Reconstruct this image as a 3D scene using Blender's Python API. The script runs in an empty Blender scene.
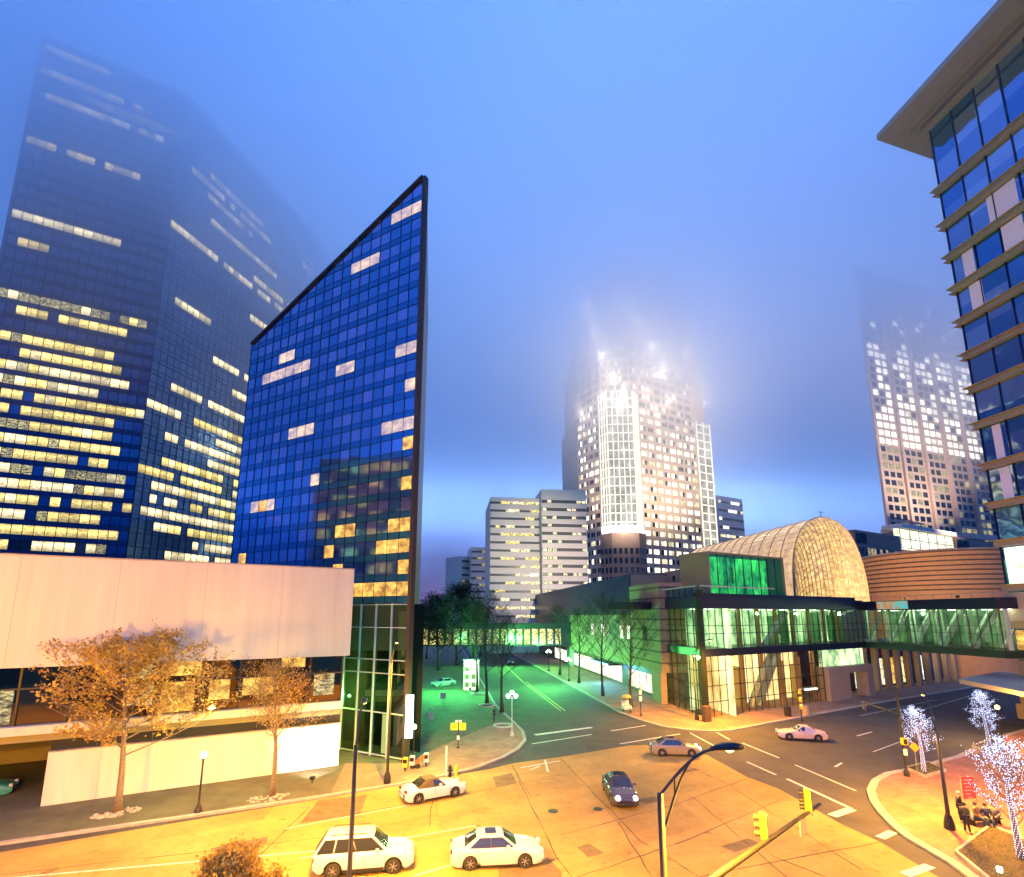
import bpy, math, random
from mathutils import Vector as V, Matrix
PI = math.pi
R = math.radians
sc = bpy.context.scene
col = sc.collection

# ------------------------------------------------------------------ camera
F, CX, CY, PITCH, H = 500.0, 512.0, 528.0, R(9.92), 12.5
cd = bpy.data.cameras.new('camera')
cam = bpy.data.objects.new('camera', cd)
col.objects.link(cam)
sc.camera = cam
cam.location = (0, 0, H)
cam.rotation_euler = (PI / 2 + PITCH, 0, 0)
cd.sensor_width = 36
cd.lens = F * 36 / 1024
cd.shift_y = (CY - 438.5) / 1024
cd.clip_start = .1
cd.clip_end = 8000

# ------------------------------------------------------------------ light
SUN_EL, SUN_ROT = R(-3.0), R(-30)
w = bpy.data.worlds.new('World')
sc.world = w
w.use_nodes = True
nt = w.node_tree
nt.nodes.clear()
def N(tree, typ, **kw):
    n = tree.nodes.new(typ)
    for k, v in kw.items():
        if k.startswith('i_'):
            n.inputs[k[2:].replace('_', ' ')].default_value = v
        else:
            setattr(n, k, v)
    return n
def L(tree, a, b):
    tree.links.new(a, b)
out = N(nt, 'ShaderNodeOutputWorld')
tc = N(nt, 'ShaderNodeTexCoord')
sep = N(nt, 'ShaderNodeSeparateXYZ')
L(nt, tc.outputs['Generated'], sep.inputs[0])
ramp = N(nt, 'ShaderNodeValToRGB')
els = ramp.color_ramp.elements
els[0].position = 0.0; els[0].color = (.050, .030, .070, 1)
els[1].position = 1.0; els[1].color = (.04, .25, .78, 1)
for p, c in ((.07, (.030, .034, .095, 1)), (.15, (.04, .060, .17, 1)), (.28, (.125, .285, .62, 1)), (.50, (.12, .35, .74, 1)), (.76, (.04, .28, .70, 1))):
    e = els.new(p); e.color = c
L(nt, sep.outputs['Z'], ramp.inputs[0])
# brighter mist over the middle of the city, darker evening sky to the left and behind
dotn = N(nt, 'ShaderNodeVectorMath', operation='DOT_PRODUCT')
dotn.inputs[1].default_value = V((.33, .80, .50)).normalized()
L(nt, tc.outputs['Generated'], dotn.inputs[0])
mr = N(nt, 'ShaderNodeMapRange')
mr.interpolation_type = 'SMOOTHSTEP'
mr.inputs['From Min'].default_value = .55
mr.inputs['From Max'].default_value = 1.0
L(nt, dotn.outputs['Value'], mr.inputs['Value'])
mix = N(nt, 'ShaderNodeMix', data_type='RGBA')
mz = N(nt, 'ShaderNodeMapRange'); mz.interpolation_type = 'SMOOTHSTEP'; mz.inputs['From Min'].default_value = .12; mz.inputs['From Max'].default_value = .42
L(nt, sep.outputs['Z'], mz.inputs['Value'])
mfz = N(nt, 'ShaderNodeMath', operation='MULTIPLY'); L(nt, mz.outputs[0], mfz.inputs[0]); mfz.inputs[1].default_value = 1.0
bf = N(nt, 'ShaderNodeMath', operation='MULTIPLY'); bf.inputs[1].default_value = .55; L(nt, mfz.outputs[0], bf.inputs[0])
L(nt, mr.outputs[0], mix.inputs['Factor'])
dark = N(nt, 'ShaderNodeMix', data_type='RGBA', blend_type='MULTIPLY')
dark.inputs['Factor'].default_value = 1
L(nt, ramp.outputs[0], dark.inputs['A'])
dark.inputs['B'].default_value = (.06, .28, .50, 1)
L(nt, dark.outputs['Result'], mix.inputs['A'])
brt = N(nt, 'ShaderNodeMix', data_type='RGBA')
L(nt, bf.outputs[0], brt.inputs['Factor'])
L(nt, ramp.outputs[0], brt.inputs['A'])
brt.inputs['B'].default_value = (.42, .58, .92, 1)
L(nt, brt.outputs['Result'], mix.inputs['B'])
# soft mottled cloud
noi = N(nt, 'ShaderNodeTexNoise')
noi.inputs['Scale'].default_value = 2.6
noi.inputs['Detail'].default_value = 5
noi.inputs['Roughness'].default_value = .55
L(nt, tc.outputs['Generated'], noi.inputs['Vector'])
nr = N(nt, 'ShaderNodeMapRange')
nr.inputs['From Min'].default_value = .3; nr.inputs['From Max'].default_value = .7
nr.inputs['To Min'].default_value = .55; nr.inputs['To Max'].default_value = 1.45
L(nt, noi.outputs[0], nr.inputs['Value'])
mm = N(nt, 'ShaderNodeMix', data_type='RGBA', blend_type='MULTIPLY')
mm.inputs['Factor'].default_value = 1
L(nt, mix.outputs['Result'], mm.inputs['A'])
L(nt, nr.outputs[0], mm.inputs['B'])
bg = N(nt, 'ShaderNodeBackground')
bg.inputs['Strength'].default_value = 6.1
L(nt, mm.outputs['Result'], bg.inputs['Color'])
sky = N(nt, 'ShaderNodeTexSky', sky_type='NISHITA')
sky.sun_disc = False
sky.sun_elevation = SUN_EL
sky.sun_rotation = SUN_ROT
bg2 = N(nt, 'ShaderNodeBackground')
bg2.inputs['Strength'].default_value = .1
L(nt, sky.outputs[0], bg2.inputs['Color'])
add = N(nt, 'ShaderNodeAddShader')
L(nt, bg.outputs[0], add.inputs[0]); L(nt, bg2.outputs[0], add.inputs[1])
L(nt, add.outputs[0], out.inputs['Surface'])

sc.view_settings.view_transform = 'Standard'
sc.view_settings.look = 'None'
sc.view_settings.exposure = 0
sc.view_settings.gamma = 1
cy = sc.cycles
cy.use_denoising = True
cy.diffuse_bounces = 3
cy.glossy_bounces = 3
cy.transmission_bounces = 4
cy.transparent_max_bounces = 12
cy.volume_bounces = 5
cy.max_bounces = 7
cy.use_adaptive_sampling = True
cy.adaptive_threshold = .03
cy.sample_clamp_indirect = 4
cy.use_light_tree = True

# ------------------------------------------------------------------ pixel helpers: a pixel of the photograph to a point of the place
ca, sa = math.cos(PITCH), math.sin(PITCH)
def ray(x, y):
    u = -(y - CY) / F
    return V(((x - CX) / F, ca - sa * u, sa + ca * u))
def G(x, y, z=0.0):
    d = ray(x, y)
    t = (z - H) / d.z
    return V((d.x * t, d.y * t, z))
def AT(x, y, Y):
    d = ray(x, y)
    t = Y / d.y
    return V((d.x * t, Y, H + d.z * t))
def proj(p):
    q = V(p) - V((0, 0, H))
    f = q.y * ca + q.z * sa
    u = -q.y * sa + q.z * ca
    if f < .1: return (-9999, -9999)
    return (CX + F * q.x / f, CY - F * u / f)
A = V((math.sin(R(-7.71)), math.cos(R(-7.71)), 0))
B = V((math.sin(R(60.85)), math.cos(R(60.85)), 0))

class Fr:
    """vertical plane through P along d; t runs away from the camera"""
    def __init__(s, P, d):
        s.P = V((P[0], P[1], 0)); s.d = V((d[0], d[1], 0)).normalized()
        n = V((-s.d.y, s.d.x, 0))
        if n.dot(s.P) < 0: n = -n
        s.n = n
    def __call__(s, a, t, z):
        p = s.P + s.d * a + s.n * t
        return V((p.x, p.y, z))
    def hit(s, x, y):
        """where the ray of a pixel meets the plane: (s, z)"""
        d = ray(x, y)
        t = s.P.dot(s.n) / d.dot(s.n)
        p = V((0, 0, H)) + d * t
        return ((V((p.x, p.y, 0)) - s.P).dot(s.d), p.z)

# ------------------------------------------------------------------ mesh builder
class MB:
    def __init__(s):
        s.v = []; s.f = []; s.m = []
    def add(s, vs, fs, mi=0):
        o = len(s.v)
        s.v += [tuple(p) for p in vs]
        for f in fs:
            s.f.append([i + o for i in f]); s.m.append(mi)
    def poly(s, pts, mi=0):
        s.add(pts, [list(range(len(pts)))], mi)
    def hexa(s, p, mi=0):
        s.add(p, [(3, 2, 1, 0), (4, 5, 6, 7), (1, 5, 4, 0), (2, 6, 5, 1), (3, 7, 6, 2), (0, 4, 7, 3)], mi)
    def boxf(s, fr, a0, a1, t0, t1, z0, z1, mi=0):
        s.hexa([fr(a0, t0, z0), fr(a1, t0, z0), fr(a1, t1, z0), fr(a0, t1, z0),
                fr(a0, t0, z1), fr(a1, t0, z1), fr(a1, t1, z1), fr(a0, t1, z1)], mi)
    def box(s, x0, x1, y0, y1, z0, z1, mi=0):
        s.hexa([(x0, y0, z0), (x1, y0, z0), (x1, y1, z0), (x0, y1, z0), (x0, y0, z1), (x1, y0, z1), (x1, y1, z1), (x0, y1, z1)], mi)
    def prism(s, pts, z0, z1, mi=0, ztop=None):
        n = len(pts)
        vs = [(p[0], p[1], z0) for p in pts] + [(p[0], p[1], ztop[i] if ztop else z1) for i, p in enumerate(pts)]
        fs = [list(range(n))[::-1], list(range(n, 2 * n))] + [[i, (i + 1) % n, n + (i + 1) % n, n + i] for i in range(n)]
        s.add(vs, fs, mi)
    def tube(s, pts, rad, n=8, mi=0, cap=True):
        pts = [V(p) for p in pts]
        if not hasattr(rad, '__len__'): rad = [rad] * len(pts)
        o = len(s.v)
        for i, p in enumerate(pts):
            if i == 0: d = pts[1] - p
            elif i == len(pts) - 1: d = p - pts[i - 1]
            else: d = pts[i + 1] - pts[i - 1]
            d.normalize()
            u = d.cross(V((0, 0, 1))) if abs(d.z) < .95 else d.cross(V((1, 0, 0)))
            u.normalize(); v = d.cross(u)
            for k in range(n):
                a = 2 * PI * k / n
                q = p + (u * math.cos(a) + v * math.sin(a)) * rad[i]
                s.v.append(tuple(q))
        for i in range(len(pts) - 1):
            for k in range(n):
                s.f.append([o + i * n + k, o + i * n + (k + 1) % n, o + (i + 1) * n + (k + 1) % n, o + (i + 1) * n + k]); s.m.append(mi)
        if cap:
            s.f.append([o + k for k in range(n)][::-1]); s.m.append(mi)
            s.f.append([o + (len(pts) - 1) * n + k for k in range(n)]); s.m.append(mi)
    def bar(s, a, b, w_, h_, mi=0):
        a = V(a); b = V(b); d = (b - a).normalized()
        u = d.cross(V((0, 0, 1))) if abs(d.z) < .99 else V((1, 0, 0))
        u.normalize(); v = u.cross(d).normalized()
        u = u * w_ / 2; v = v * h_ / 2
        s.hexa([a - u - v, a + u - v, a + u + v, a - u + v, b - u - v, b + u - v, b + u + v, b - u + v], mi)
    def lathe(s, c, prof, n=16, mi=0, axis='z'):
        c = V(c); o = len(s.v)
        for r, z in prof:
            for k in range(n):
                a = 2 * PI * k / n
                q = V((r * math.cos(a), r * math.sin(a), z))
                if axis == 'y': q = V((q.x, q.z, q.y))
                if axis == 'x': q = V((q.z, q.x, q.y))
                s.v.append(tuple(c + q))
        for i in range(len(prof) - 1):
            for k in range(n):
                s.f.append([o + i * n + k, o + i * n + (k + 1) % n, o + (i + 1) * n + (k + 1) % n, o + (i + 1) * n + k]); s.m.append(mi)
        s.f.append([o + k for k in range(n)][::-1]); s.m.append(mi)
        s.f.append([o + (len(prof) - 1) * n + k for k in range(n)]); s.m.append(mi)
    def ball(s, c, r, n=12, mi=0, sz=1.0):
        prof = [(max(.002, r * math.sin(PI * i / (n // 2 + 1))), -r * sz * math.cos(PI * i / (n // 2 + 1))) for i in range(n // 2 + 2)]
        s.lathe(c, prof, n, mi)
    def build(s, name, mats, parent=None, smooth=False, bevel=0, **props):
        me = bpy.data.meshes.new(name)
        org = V((0, 0, 0))
        q = parent
        while q is not None:
            org += q.location; q = q.parent
        me.from_pydata([tuple(V(p) - org) for p in s.v], [], s.f)
        if not isinstance(mats, (list, tuple)): mats = [mats]
        for m in mats: me.materials.append(m)
        if len(mats) > 1: me.polygons.foreach_set('material_index', s.m)
        if smooth: me.polygons.foreach_set('use_smooth', [True] * len(s.f))
        me.update()
        o = bpy.data.objects.new(name, me)
        col.objects.link(o)
        if parent: o.parent = parent
        if bevel:
            b = o.modifiers.new('bevel', 'BEVEL'); b.width = bevel; b.segments = 2; b.limit_method = 'ANGLE'
        for k, v in props.items(): o[k] = v
        return o
def thing(name, label, cat, loc=(0, 0, 0), group=None):
    o = bpy.data.objects.new(name, None)
    o.empty_display_size = .3
    col.objects.link(o)
    o.location = loc
    o['label'] = label; o['category'] = cat
    if group: o['group'] = group
    return o
def tag(o, label, cat, group=None):
    o['label'] = label; o['category'] = cat
    if group: o['group'] = group
    return o
def dup(root, loc, rotz=0, label=None, group=None, scale=None):
    def cp(o, par):
        c = o.copy(); col.objects.link(c)
        c.parent = par
        for ch in kids.get(o.name, ()): cp(ch, c)
        return c
    kids = {}
    for o in list(col.objects):
        if o.parent: kids.setdefault(o.parent.name, []).append(o)
    r = cp(root, None)
    r.location = loc; r.rotation_euler = (0, 0, rotz)
    if scale: r.scale = (scale, scale, scale)
    if label: r['label'] = label
    if group: r['group'] = group
    return r

# ------------------------------------------------------------------ materials
def mat(name, color, rough=.6, metal=0.0, emit=None, estr=0.0, noise=0.0, nscale=1.0, spec=.5, bump=0.0, bscale=8.0, coat=0.0, streak=0):
    m = bpy.data.materials.new(name); m.use_nodes = True
    t = m.node_tree; b = t.nodes['Principled BSDF']
    b.inputs['Base Color'].default_value = (*color, 1)
    b.inputs['Roughness'].default_value = rough
    b.inputs['Metallic'].default_value = metal
    b.inputs['Specular IOR Level'].default_value = spec
    b.inputs['Coat Weight'].default_value = coat
    if emit:
        b.inputs['Emission Color'].default_value = (*emit, 1)
        b.inputs['Emission Strength'].default_value = estr
    if noise or bump:
        g = N(t, 'ShaderNodeNewGeometry')
    if noise:
        n = N(t, 'ShaderNodeTexNoise'); n.inputs['Scale'].default_value = nscale; n.inputs['Detail'].default_value = 6
        n.inputs['Roughness'].default_value = .65
        if streak:
            mp = N(t, 'ShaderNodeMapping'); mp.inputs['Scale'].default_value = (1, 1, streak); L(t, g.outputs['Position'], mp.inputs['Vector']); L(t, mp.outputs[0], n.inputs['Vector'])
        else: L(t, g.outputs['Position'], n.inputs['Vector'])
        r = N(t, 'ShaderNodeMapRange'); r.inputs['From Min'].default_value = .3; r.inputs['From Max'].default_value = .7
        r.inputs['To Min'].default_value = 1 - noise; r.inputs['To Max'].default_value = 1 + noise
        L(t, n.outputs[0], r.inputs['Value'])
        x = N(t, 'ShaderNodeMix', data_type='RGBA', blend_type='MULTIPLY'); x.inputs['Factor'].default_value = 1
        x.inputs['A'].default_value = (*color, 1)
        L(t, r.outputs[0], x.inputs['B']); L(t, x.outputs['Result'], b.inputs['Base Color'])
    if bump:
        n2 = N(t, 'ShaderNodeTexNoise'); n2.inputs['Scale'].default_value = bscale; n2.inputs['Detail'].default_value = 5
        L(t, g.outputs['Position'], n2.inputs['Vector'])
        bp = N(t, 'ShaderNodeBump'); bp.inputs['Strength'].default_value = bump; bp.inputs['Distance'].default_value = .05
        L(t, n2.outputs[0], bp.inputs['Height']); L(t, bp.outputs[0], b.inputs['Normal'])
    return m
def lit(name, c1, c2, strength, scale=1.2, zs=3.0, lo=.35, hi=1.6, sharp=.15, isl=.45, ph=None, z0=0.0):
    """a lit room behind glass: uneven warm light, brighter near the lamps on the ceiling"""
    m = bpy.data.materials.new(name); m.use_nodes = True
    t = m.node_tree; b = t.nodes['Principled BSDF']
    g = N(t, 'ShaderNodeNewGeometry')
    mp = N(t, 'ShaderNodeMapping'); mp.inputs['Scale'].default_value = (1, 1, zs)
    L(t, g.outputs['Position'], mp.inputs['Vector'])
    n = N(t, 'ShaderNodeTexNoise'); n.inputs['Scale'].default_value = scale; n.inputs['Detail'].default_value = 4; n.inputs['Roughness'].default_value = .7
    L(t, mp.outputs[0], n.inputs['Vector'])
    r = N(t, 'ShaderNodeMapRange'); r.inputs['From Min'].default_value = .5 - sharp * 1.3; r.inputs['From Max'].default_value = .5 + sharp
    L(t, n.outputs[0], r.inputs['Value'])
    x = N(t, 'ShaderNodeMix', data_type='RGBA'); x.inputs['A'].default_value = (*c1, 1); x.inputs['B'].default_value = (*c2, 1)
    L(t, r.outputs[0], x.inputs['Factor'])
    r2 = N(t, 'ShaderNodeMapRange'); r2.inputs['To Min'].default_value = lo * strength; r2.inputs['To Max'].default_value = hi * strength
    L(t, r.outputs[0], r2.inputs['Value'])
    b.inputs['Base Color'].default_value = (.04, .05, .06, 1); b.inputs['Roughness'].default_value = .12
    r3 = N(t, 'ShaderNodeMapRange'); r3.inputs['To Min'].default_value = isl; r3.inputs['To Max'].default_value = 2 - isl - .15
    L(t, g.outputs['Random Per Island'], r3.inputs['Value'])
    mm_ = N(t, 'ShaderNodeMath', operation='MULTIPLY'); L(t, r2.outputs[0], mm_.inputs[0]); L(t, r3.outputs[0], mm_.inputs[1])
    if ph:      # room light put into the glow: brighter near each ceiling, dimmer below
        sp_ = N(t, 'ShaderNodeSeparateXYZ'); L(t, g.outputs['Position'], sp_.inputs[0])
        a1 = N(t, 'ShaderNodeMath', operation='SUBTRACT'); L(t, sp_.outputs['Z'], a1.inputs[0]); a1.inputs[1].default_value = z0
        a2 = N(t, 'ShaderNodeMath', operation='DIVIDE'); L(t, a1.outputs[0], a2.inputs[0]); a2.inputs[1].default_value = ph
        a3 = N(t, 'ShaderNodeMath', operation='FRACT'); L(t, a2.outputs[0], a3.inputs[0])
        cr = N(t, 'ShaderNodeValToRGB'); ce = cr.color_ramp.elements
        ce[0].position = .36; ce[0].color = (.30,) * 3 + (1,); ce[1].position = .98; ce[1].color = (.55,) * 3 + (1,)
        for p_, v_ in ((.55, .55), (.70, .85), (.80, 1.0), (.90, .75)): e_ = ce.new(p_); e_.color = (v_,) * 3 + (1,)
        L(t, a3.outputs[0], cr.inputs[0])
        mq = N(t, 'ShaderNodeMath', operation='MULTIPLY'); L(t, mm_.outputs[0], mq.inputs[0]); L(t, cr.outputs[0], mq.inputs[1]); mm_ = mq
    L(t, x.outputs['Result'], b.inputs['Emission Color']); L(t, mm_.outputs[0], b.inputs['Emission Strength'])
    return m
def emis(name, c, s):
    return mat(name, (.2, .2, .2), .5, emit=c, estr=s)
def panes(name, d, pw, ph, c1, c2, rough=.08, metal=.75, tilt=.012, p0=(0, 0, 0), z0=0.0, spec=.8):
    """coated curtain wall glass: every pane has its own tint and stands at its own slight angle"""
    m = bpy.data.materials.new(name); m.use_nodes = True
    t = m.node_tree; b = t.nodes['Principled BSDF']
    g = N(t, 'ShaderNodeNewGeometry')
    sb = N(t, 'ShaderNodeVectorMath', operation='SUBTRACT'); sb.inputs[1].default_value = (p0[0], p0[1], z0)
    L(t, g.outputs['Position'], sb.inputs[0])
    dt = N(t, 'ShaderNodeVectorMath', operation='DOT_PRODUCT'); dt.inputs[1].default_value = (d[0], d[1], 0)
    L(t, sb.outputs[0], dt.inputs[0])
    q = N(t, 'ShaderNodeMath', operation='DIVIDE'); q.inputs[1].default_value = pw
    L(t, dt.outputs['Value'], q.inputs[0])
    fl = N(t, 'ShaderNodeMath', operation='FLOOR'); L(t, q.outputs[0], fl.inputs[0])
    sx = N(t, 'ShaderNodeSeparateXYZ'); L(t, sb.outputs[0], sx.inputs[0])
    q2 = N(t, 'ShaderNodeMath', operation='DIVIDE'); q2.inputs[1].default_value = ph
    L(t, sx.outputs['Z'], q2.inputs[0])
    fl2 = N(t, 'ShaderNodeMath', operation='FLOOR'); L(t, q2.outputs[0], fl2.inputs[0])
    cb = N(t, 'ShaderNodeCombineXYZ'); L(t, fl.outputs[0], cb.inputs[0]); L(t, fl2.outputs[0], cb.inputs[1])
    wn = N(t, 'ShaderNodeTexWhiteNoise', noise_dimensions='3D'); L(t, cb.outputs[0], wn.inputs['Vector'])
    pw_ = N(t, 'ShaderNodeMath', operation='POWER'); pw_.inputs[1].default_value = 1.6
    L(t, wn.outputs['Value'], pw_.inputs[0])
    x = N(t, 'ShaderNodeMix', data_type='RGBA'); x.inputs['A'].default_value = (*c1, 1); x.inputs['B'].default_value = (*c2, 1)
    L(t, pw_.outputs[0], x.inputs['Factor']); L(t, x.outputs['Result'], b.inputs['Base Color'])
    v1 = N(t, 'ShaderNodeVectorMath', operation='SUBTRACT'); v1.inputs[1].default_value = (.5, .5, .5)
    L(t, wn.outputs['Color'], v1.inputs[0])
    ws = N(t, 'ShaderNodeTexNoise'); ws.inputs['Scale'].default_value = .35; L(t, g.outputs['Position'], ws.inputs['Vector'])
    v1b = N(t, 'ShaderNodeVectorMath', operation='ADD'); L(t, v1.outputs[0], v1b.inputs[0])
    v1c = N(t, 'ShaderNodeVectorMath', operation='SUBTRACT'); v1c.inputs[1].default_value = (.5, .5, .5)
    L(t, ws.outputs['Color'], v1c.inputs[0]); L(t, v1c.outputs[0], v1b.inputs[1])
    v2 = N(t, 'ShaderNodeVectorMath', operation='SCALE'); v2.inputs['Scale'].default_value = tilt * 2
    L(t, v1b.outputs[0], v2.inputs[0])
    v3 = N(t, 'ShaderNodeVectorMath', operation='ADD'); L(t, g.outputs['Normal'], v3.inputs[0]); L(t, v2.outputs[0], v3.inputs[1])
    v4 = N(t, 'ShaderNodeVectorMath', operation='NORMALIZE'); L(t, v3.outputs[0], v4.inputs[0])
    L(t, v4.outputs[0], b.inputs['Normal'])
    b.inputs['Roughness'].default_value = rough; b.inputs['Metallic'].default_value = metal
    b.inputs['Specular IOR Level'].default_value = spec
    return m
def clear_glass(name, tint=(.8, .95, .9), gloss=.12):
    m = bpy.data.materials.new(name); m.use_nodes = True
    t = m.node_tree; t.nodes.remove(t.nodes['Principled BSDF'])
    o = t.nodes['Material Output']
    a = N(t, 'ShaderNodeBsdfTransparent'); a.inputs[0].default_value = (*tint, 1)
    b = N(t, 'ShaderNodeBsdfGlossy'); b.inputs['Roughness'].default_value = .03
    x = N(t, 'ShaderNodeMixShader'); x.inputs[0].default_value = gloss
    L(t, a.outputs[0], x.inputs[1]); L(t, b.outputs[0], x.inputs[2]); L(t, x.outputs[0], o.inputs['Surface'])
    return m

M = {}
M['asphalt'] = mat('asphalt', (.060, .056, .052), .85, noise=.30, nscale=.35, bump=.3, bscale=30)
M['patch'] = mat('asphalt_patch', (.085, .07, .05), .9, noise=.3, nscale=1.5, bump=.3, bscale=30)
M['patch2'] = mat('worn_patch', (.17, .12, .05), .9, noise=.3, nscale=1.5, bump=.3, bscale=30)
M['grout'] = mat('joint_filler', (.05, .04, .03), .9)
M['paint'] = mat('road_paint', (.58, .56, .50), .6, noise=.5, nscale=7)
M['ypaint'] = mat('yellow_road_paint', (.62, .42, .08), .6, noise=.2, nscale=6)
M['kerb'] = mat('granite_kerb', (.40, .34, .28), .8, noise=.2, nscale=2)
M['sidewalk'] = mat('dark_paving', (.11, .11, .06), .85, noise=.3, nscale=.6, bump=.2)
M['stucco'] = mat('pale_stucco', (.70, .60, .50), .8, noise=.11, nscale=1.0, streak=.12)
M['pink'] = mat('pinkish_concrete', (.62, .57, .44), .8, noise=.09, nscale=.9, streak=.08)
M['olive'] = mat('olive_render', (.26, .22, .12), .8, noise=.1)
M['dark'] = mat('dark_metal', (.012, .012, .014), .5)
M['black'] = mat('black_recess', (.008, .008, .010), .7)
M['bronze'] = mat('bronze_frame', (.06, .045, .035), .5, metal=.4)
M['grey'] = mat('grey_metal', (.25, .25, .26), .45, metal=.4)
M['white'] = mat('white_enamel', (.75, .75, .74), .5)
M['steel'] = mat('pale_steel', (.45, .52, .46), .45)
M['navy'] = mat('navy_cladding', (.012, .018, .05), .35, metal=.2)
M['mullion'] = mat('blue_mullion', (.006, .015, .06), .4, metal=.5)
M['brown_stone'] = mat('brown_granite', (.14, .085, .06), .4, noise=.15)
M['tan'] = mat('tan_concrete', (.36, .27, .19), .7, noise=.08, nscale=.5)
M['stone'] = mat('pink_granite', (.56, .42, .32), .75, noise=.12, nscale=.2)
M['precast'] = mat('pale_precast', (.80, .70, .62), .8, noise=.06, nscale=.1)
M['dglass'] = mat('dark_window_glass', (.02, .035, .06), .08, metal=.3)
M['lit1'] = lit('lit_office_yellow', (.50, .32, .05), (1.0, .86, .32), 1.25, 1.5, 2.8, .16, 1.7, .10)
M['lit2'] = lit('lit_office_cream', (.60, .45, .18), (1.0, .90, .58), 1.3, 1.3, 2.5, .25, 1.6, .11)
M['lit3'] = lit('lit_office_dim', (.10, .12, .07), (.85, .72, .30), .6, 1.6, 2.5, .3, 1.6, .08)
M['litt1'] = lit('tower_room_yellow', (.60, .36, .05), (1.0, .85, .30), 1.9, 1.4, 2.0, .35, 1.5, .22, ph=3.9)
M['litt2'] = lit('tower_room_cream', (.70, .50, .18), (1.0, .90, .55), 2.0, 1.4, 2.0, .4, 1.5, .22, ph=3.9)
M['litp'] = lit('lit_office_peach', (.45, .36, .60), (1.0, .72, .45), .95, .5, 1.5, .6, 1.4)
M['lito'] = lit('lit_office_orange', (.6, .22, .02), (1.0, .62, .12), 1.1, .8, 1.5, .4, 1.5)
M['litw'] = lit('lit_window_white', (.9, .8, .55), (1, .97, .85), 2.3, .6, 1.5, .5, 1.4)
M['band_glass'] = mat('grey_band_glass', (.13, .13, .13), .3)
M['poster'] = mat('poster_print', (.35, .18, .10), .6)
M['tyre'] = mat('tyre_rubber', (.02, .02, .02), .8)
M['rim'] = mat('alloy_rim', (.55, .55, .55), .3, metal=.8)
M['autoglass'] = mat('car_glass', (.025, .03, .03), .06, spec=.9)
M['bark'] = mat('tree_bark', (.20, .145, .09), .9, noise=.3, nscale=6, bump=.5, bscale=14)
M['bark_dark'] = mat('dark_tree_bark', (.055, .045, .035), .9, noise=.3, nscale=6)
M['signal_yellow'] = mat('signal_yellow', (.72, .60, .02), .45)

# ------------------------------------------------------------------ facades with windows
class Wins:
    def __init__(s, root, name='window', limit=100):
        s.root = root; s.l = []; s.name = name; s.limit = limit
    def add(s, pts, m):
        """pts: front quad (4) then back quad (4)"""
        q = [proj(p) for p in pts[:4]]
        area = abs(sum(q[i][0] * q[(i + 1) % 4][1] - q[(i + 1) % 4][0] * q[i][1] for i in range(4))) / 2
        c = (sum(a for a, b in q) / 4, sum(b for a, b in q) / 4)
        if not (-10 < c[0] < 1034 and -10 < c[1] < 887): area *= .01
        s.l.append((area, pts, m))
    def done(s):
        s.l.sort(key=lambda e: -e[0])
        for a, p, m in s.l[:s.limit]:
            b = MB(); b.hexa([p[0], p[1], p[5], p[4], p[3], p[2], p[6], p[7]]); b.build(s.name, m, s.root)
        rest = s.l[s.limit:]
        if rest:
            ms = []
            b = MB()
            for a, p, m in rest:
                if m not in ms: ms.append(m)
                b.hexa([p[0], p[1], p[5], p[4], p[3], p[2], p[6], p[7]], ms.index(m))
            o = b.build(s.name, ms, s.root); o['kind'] = 'stuff'
def facade(wins, mul, span, fr, s0, s1, z0, z1, nx, nz, litf, mw=.12, md=.12, hh=.1, sfrac=.35, ztop=None, sw=None, inset=.04, vert=True):
    """wins: Wins; mul/span: MB for mullions and spandrel strips (either may be None)"""
    pw = (s1 - s0) / nx; ph = (z1 - z0) / nz
    zt = ztop or (lambda s: z1)
    if mul is not None and vert:
        for i in range(nx + 1):
            s = s0 + i * pw
            z = zt(s)
            if z > z0 + .1:
                mul.boxf(fr, s - mw / 2, s + mw / 2, -md, -.005, z0, z - .02)
    for j in range(nz + 1):
        z = z0 + j * ph
        if z > z1 + .01: break
        a = s0; e = s1
        if ztop:
            while a < s1 and zt(a) < z: a += pw * .05
            if a >= s1: continue
            while e > a and zt(e) < z: e -= pw * .05
        if mul is not None and hh:
            mul.boxf(fr, a, e, -md * .7, -.004, z - hh / 2, z + hh / 2)
            if sfrac and j < nz and not (ztop and min(zt(a), zt(e)) < z + ph * sfrac - ph * .9): mul.boxf(fr, a, e - (.45 * pw if ztop else 0), -md * .7, -.004, z + ph * sfrac - hh / 3, z + ph * sfrac + hh / 3)
        if span is not None and j < nz:
            a2 = a; e2_ = e
            if ztop:
                while a2 < s1 and zt(a2) < z + ph * sfrac: a2 += pw * .05
                while e2_ > a2 and zt(e2_) < z + ph * sfrac: e2_ -= pw * .05
                if e2_ - a2 < pw * .2: continue
            span.boxf(fr, a2, e2_, -md * .35, -.003, z + hh / 2, z + ph * sfrac - hh / 3)
    if litf:
        for j in range(nz):
            for i in range(nx):
                m = litf(i, j)
                if m is None: continue
                a0 = s0 + i * pw + (mw / 2 if sw is None else pw * sw); a1 = s0 + (i + 1) * pw - (mw / 2 if sw is None else pw * sw)
                b0 = z0 + j * ph + ph * sfrac + hh / 3; b1 = z0 + (j + 1) * ph - hh / 2
                if ztop and min(zt(a0), zt(a1)) < b1 + .2: continue
                t = -inset
                wins.add([fr(a0, t, b0), fr(a1, t, b0), fr(a1, t, b1), fr(a0, t, b1),
                          fr(a0, -.002, b0), fr(a1, -.002, b0), fr(a1, -.002, b1), fr(a0, -.002, b1)], m)

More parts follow.
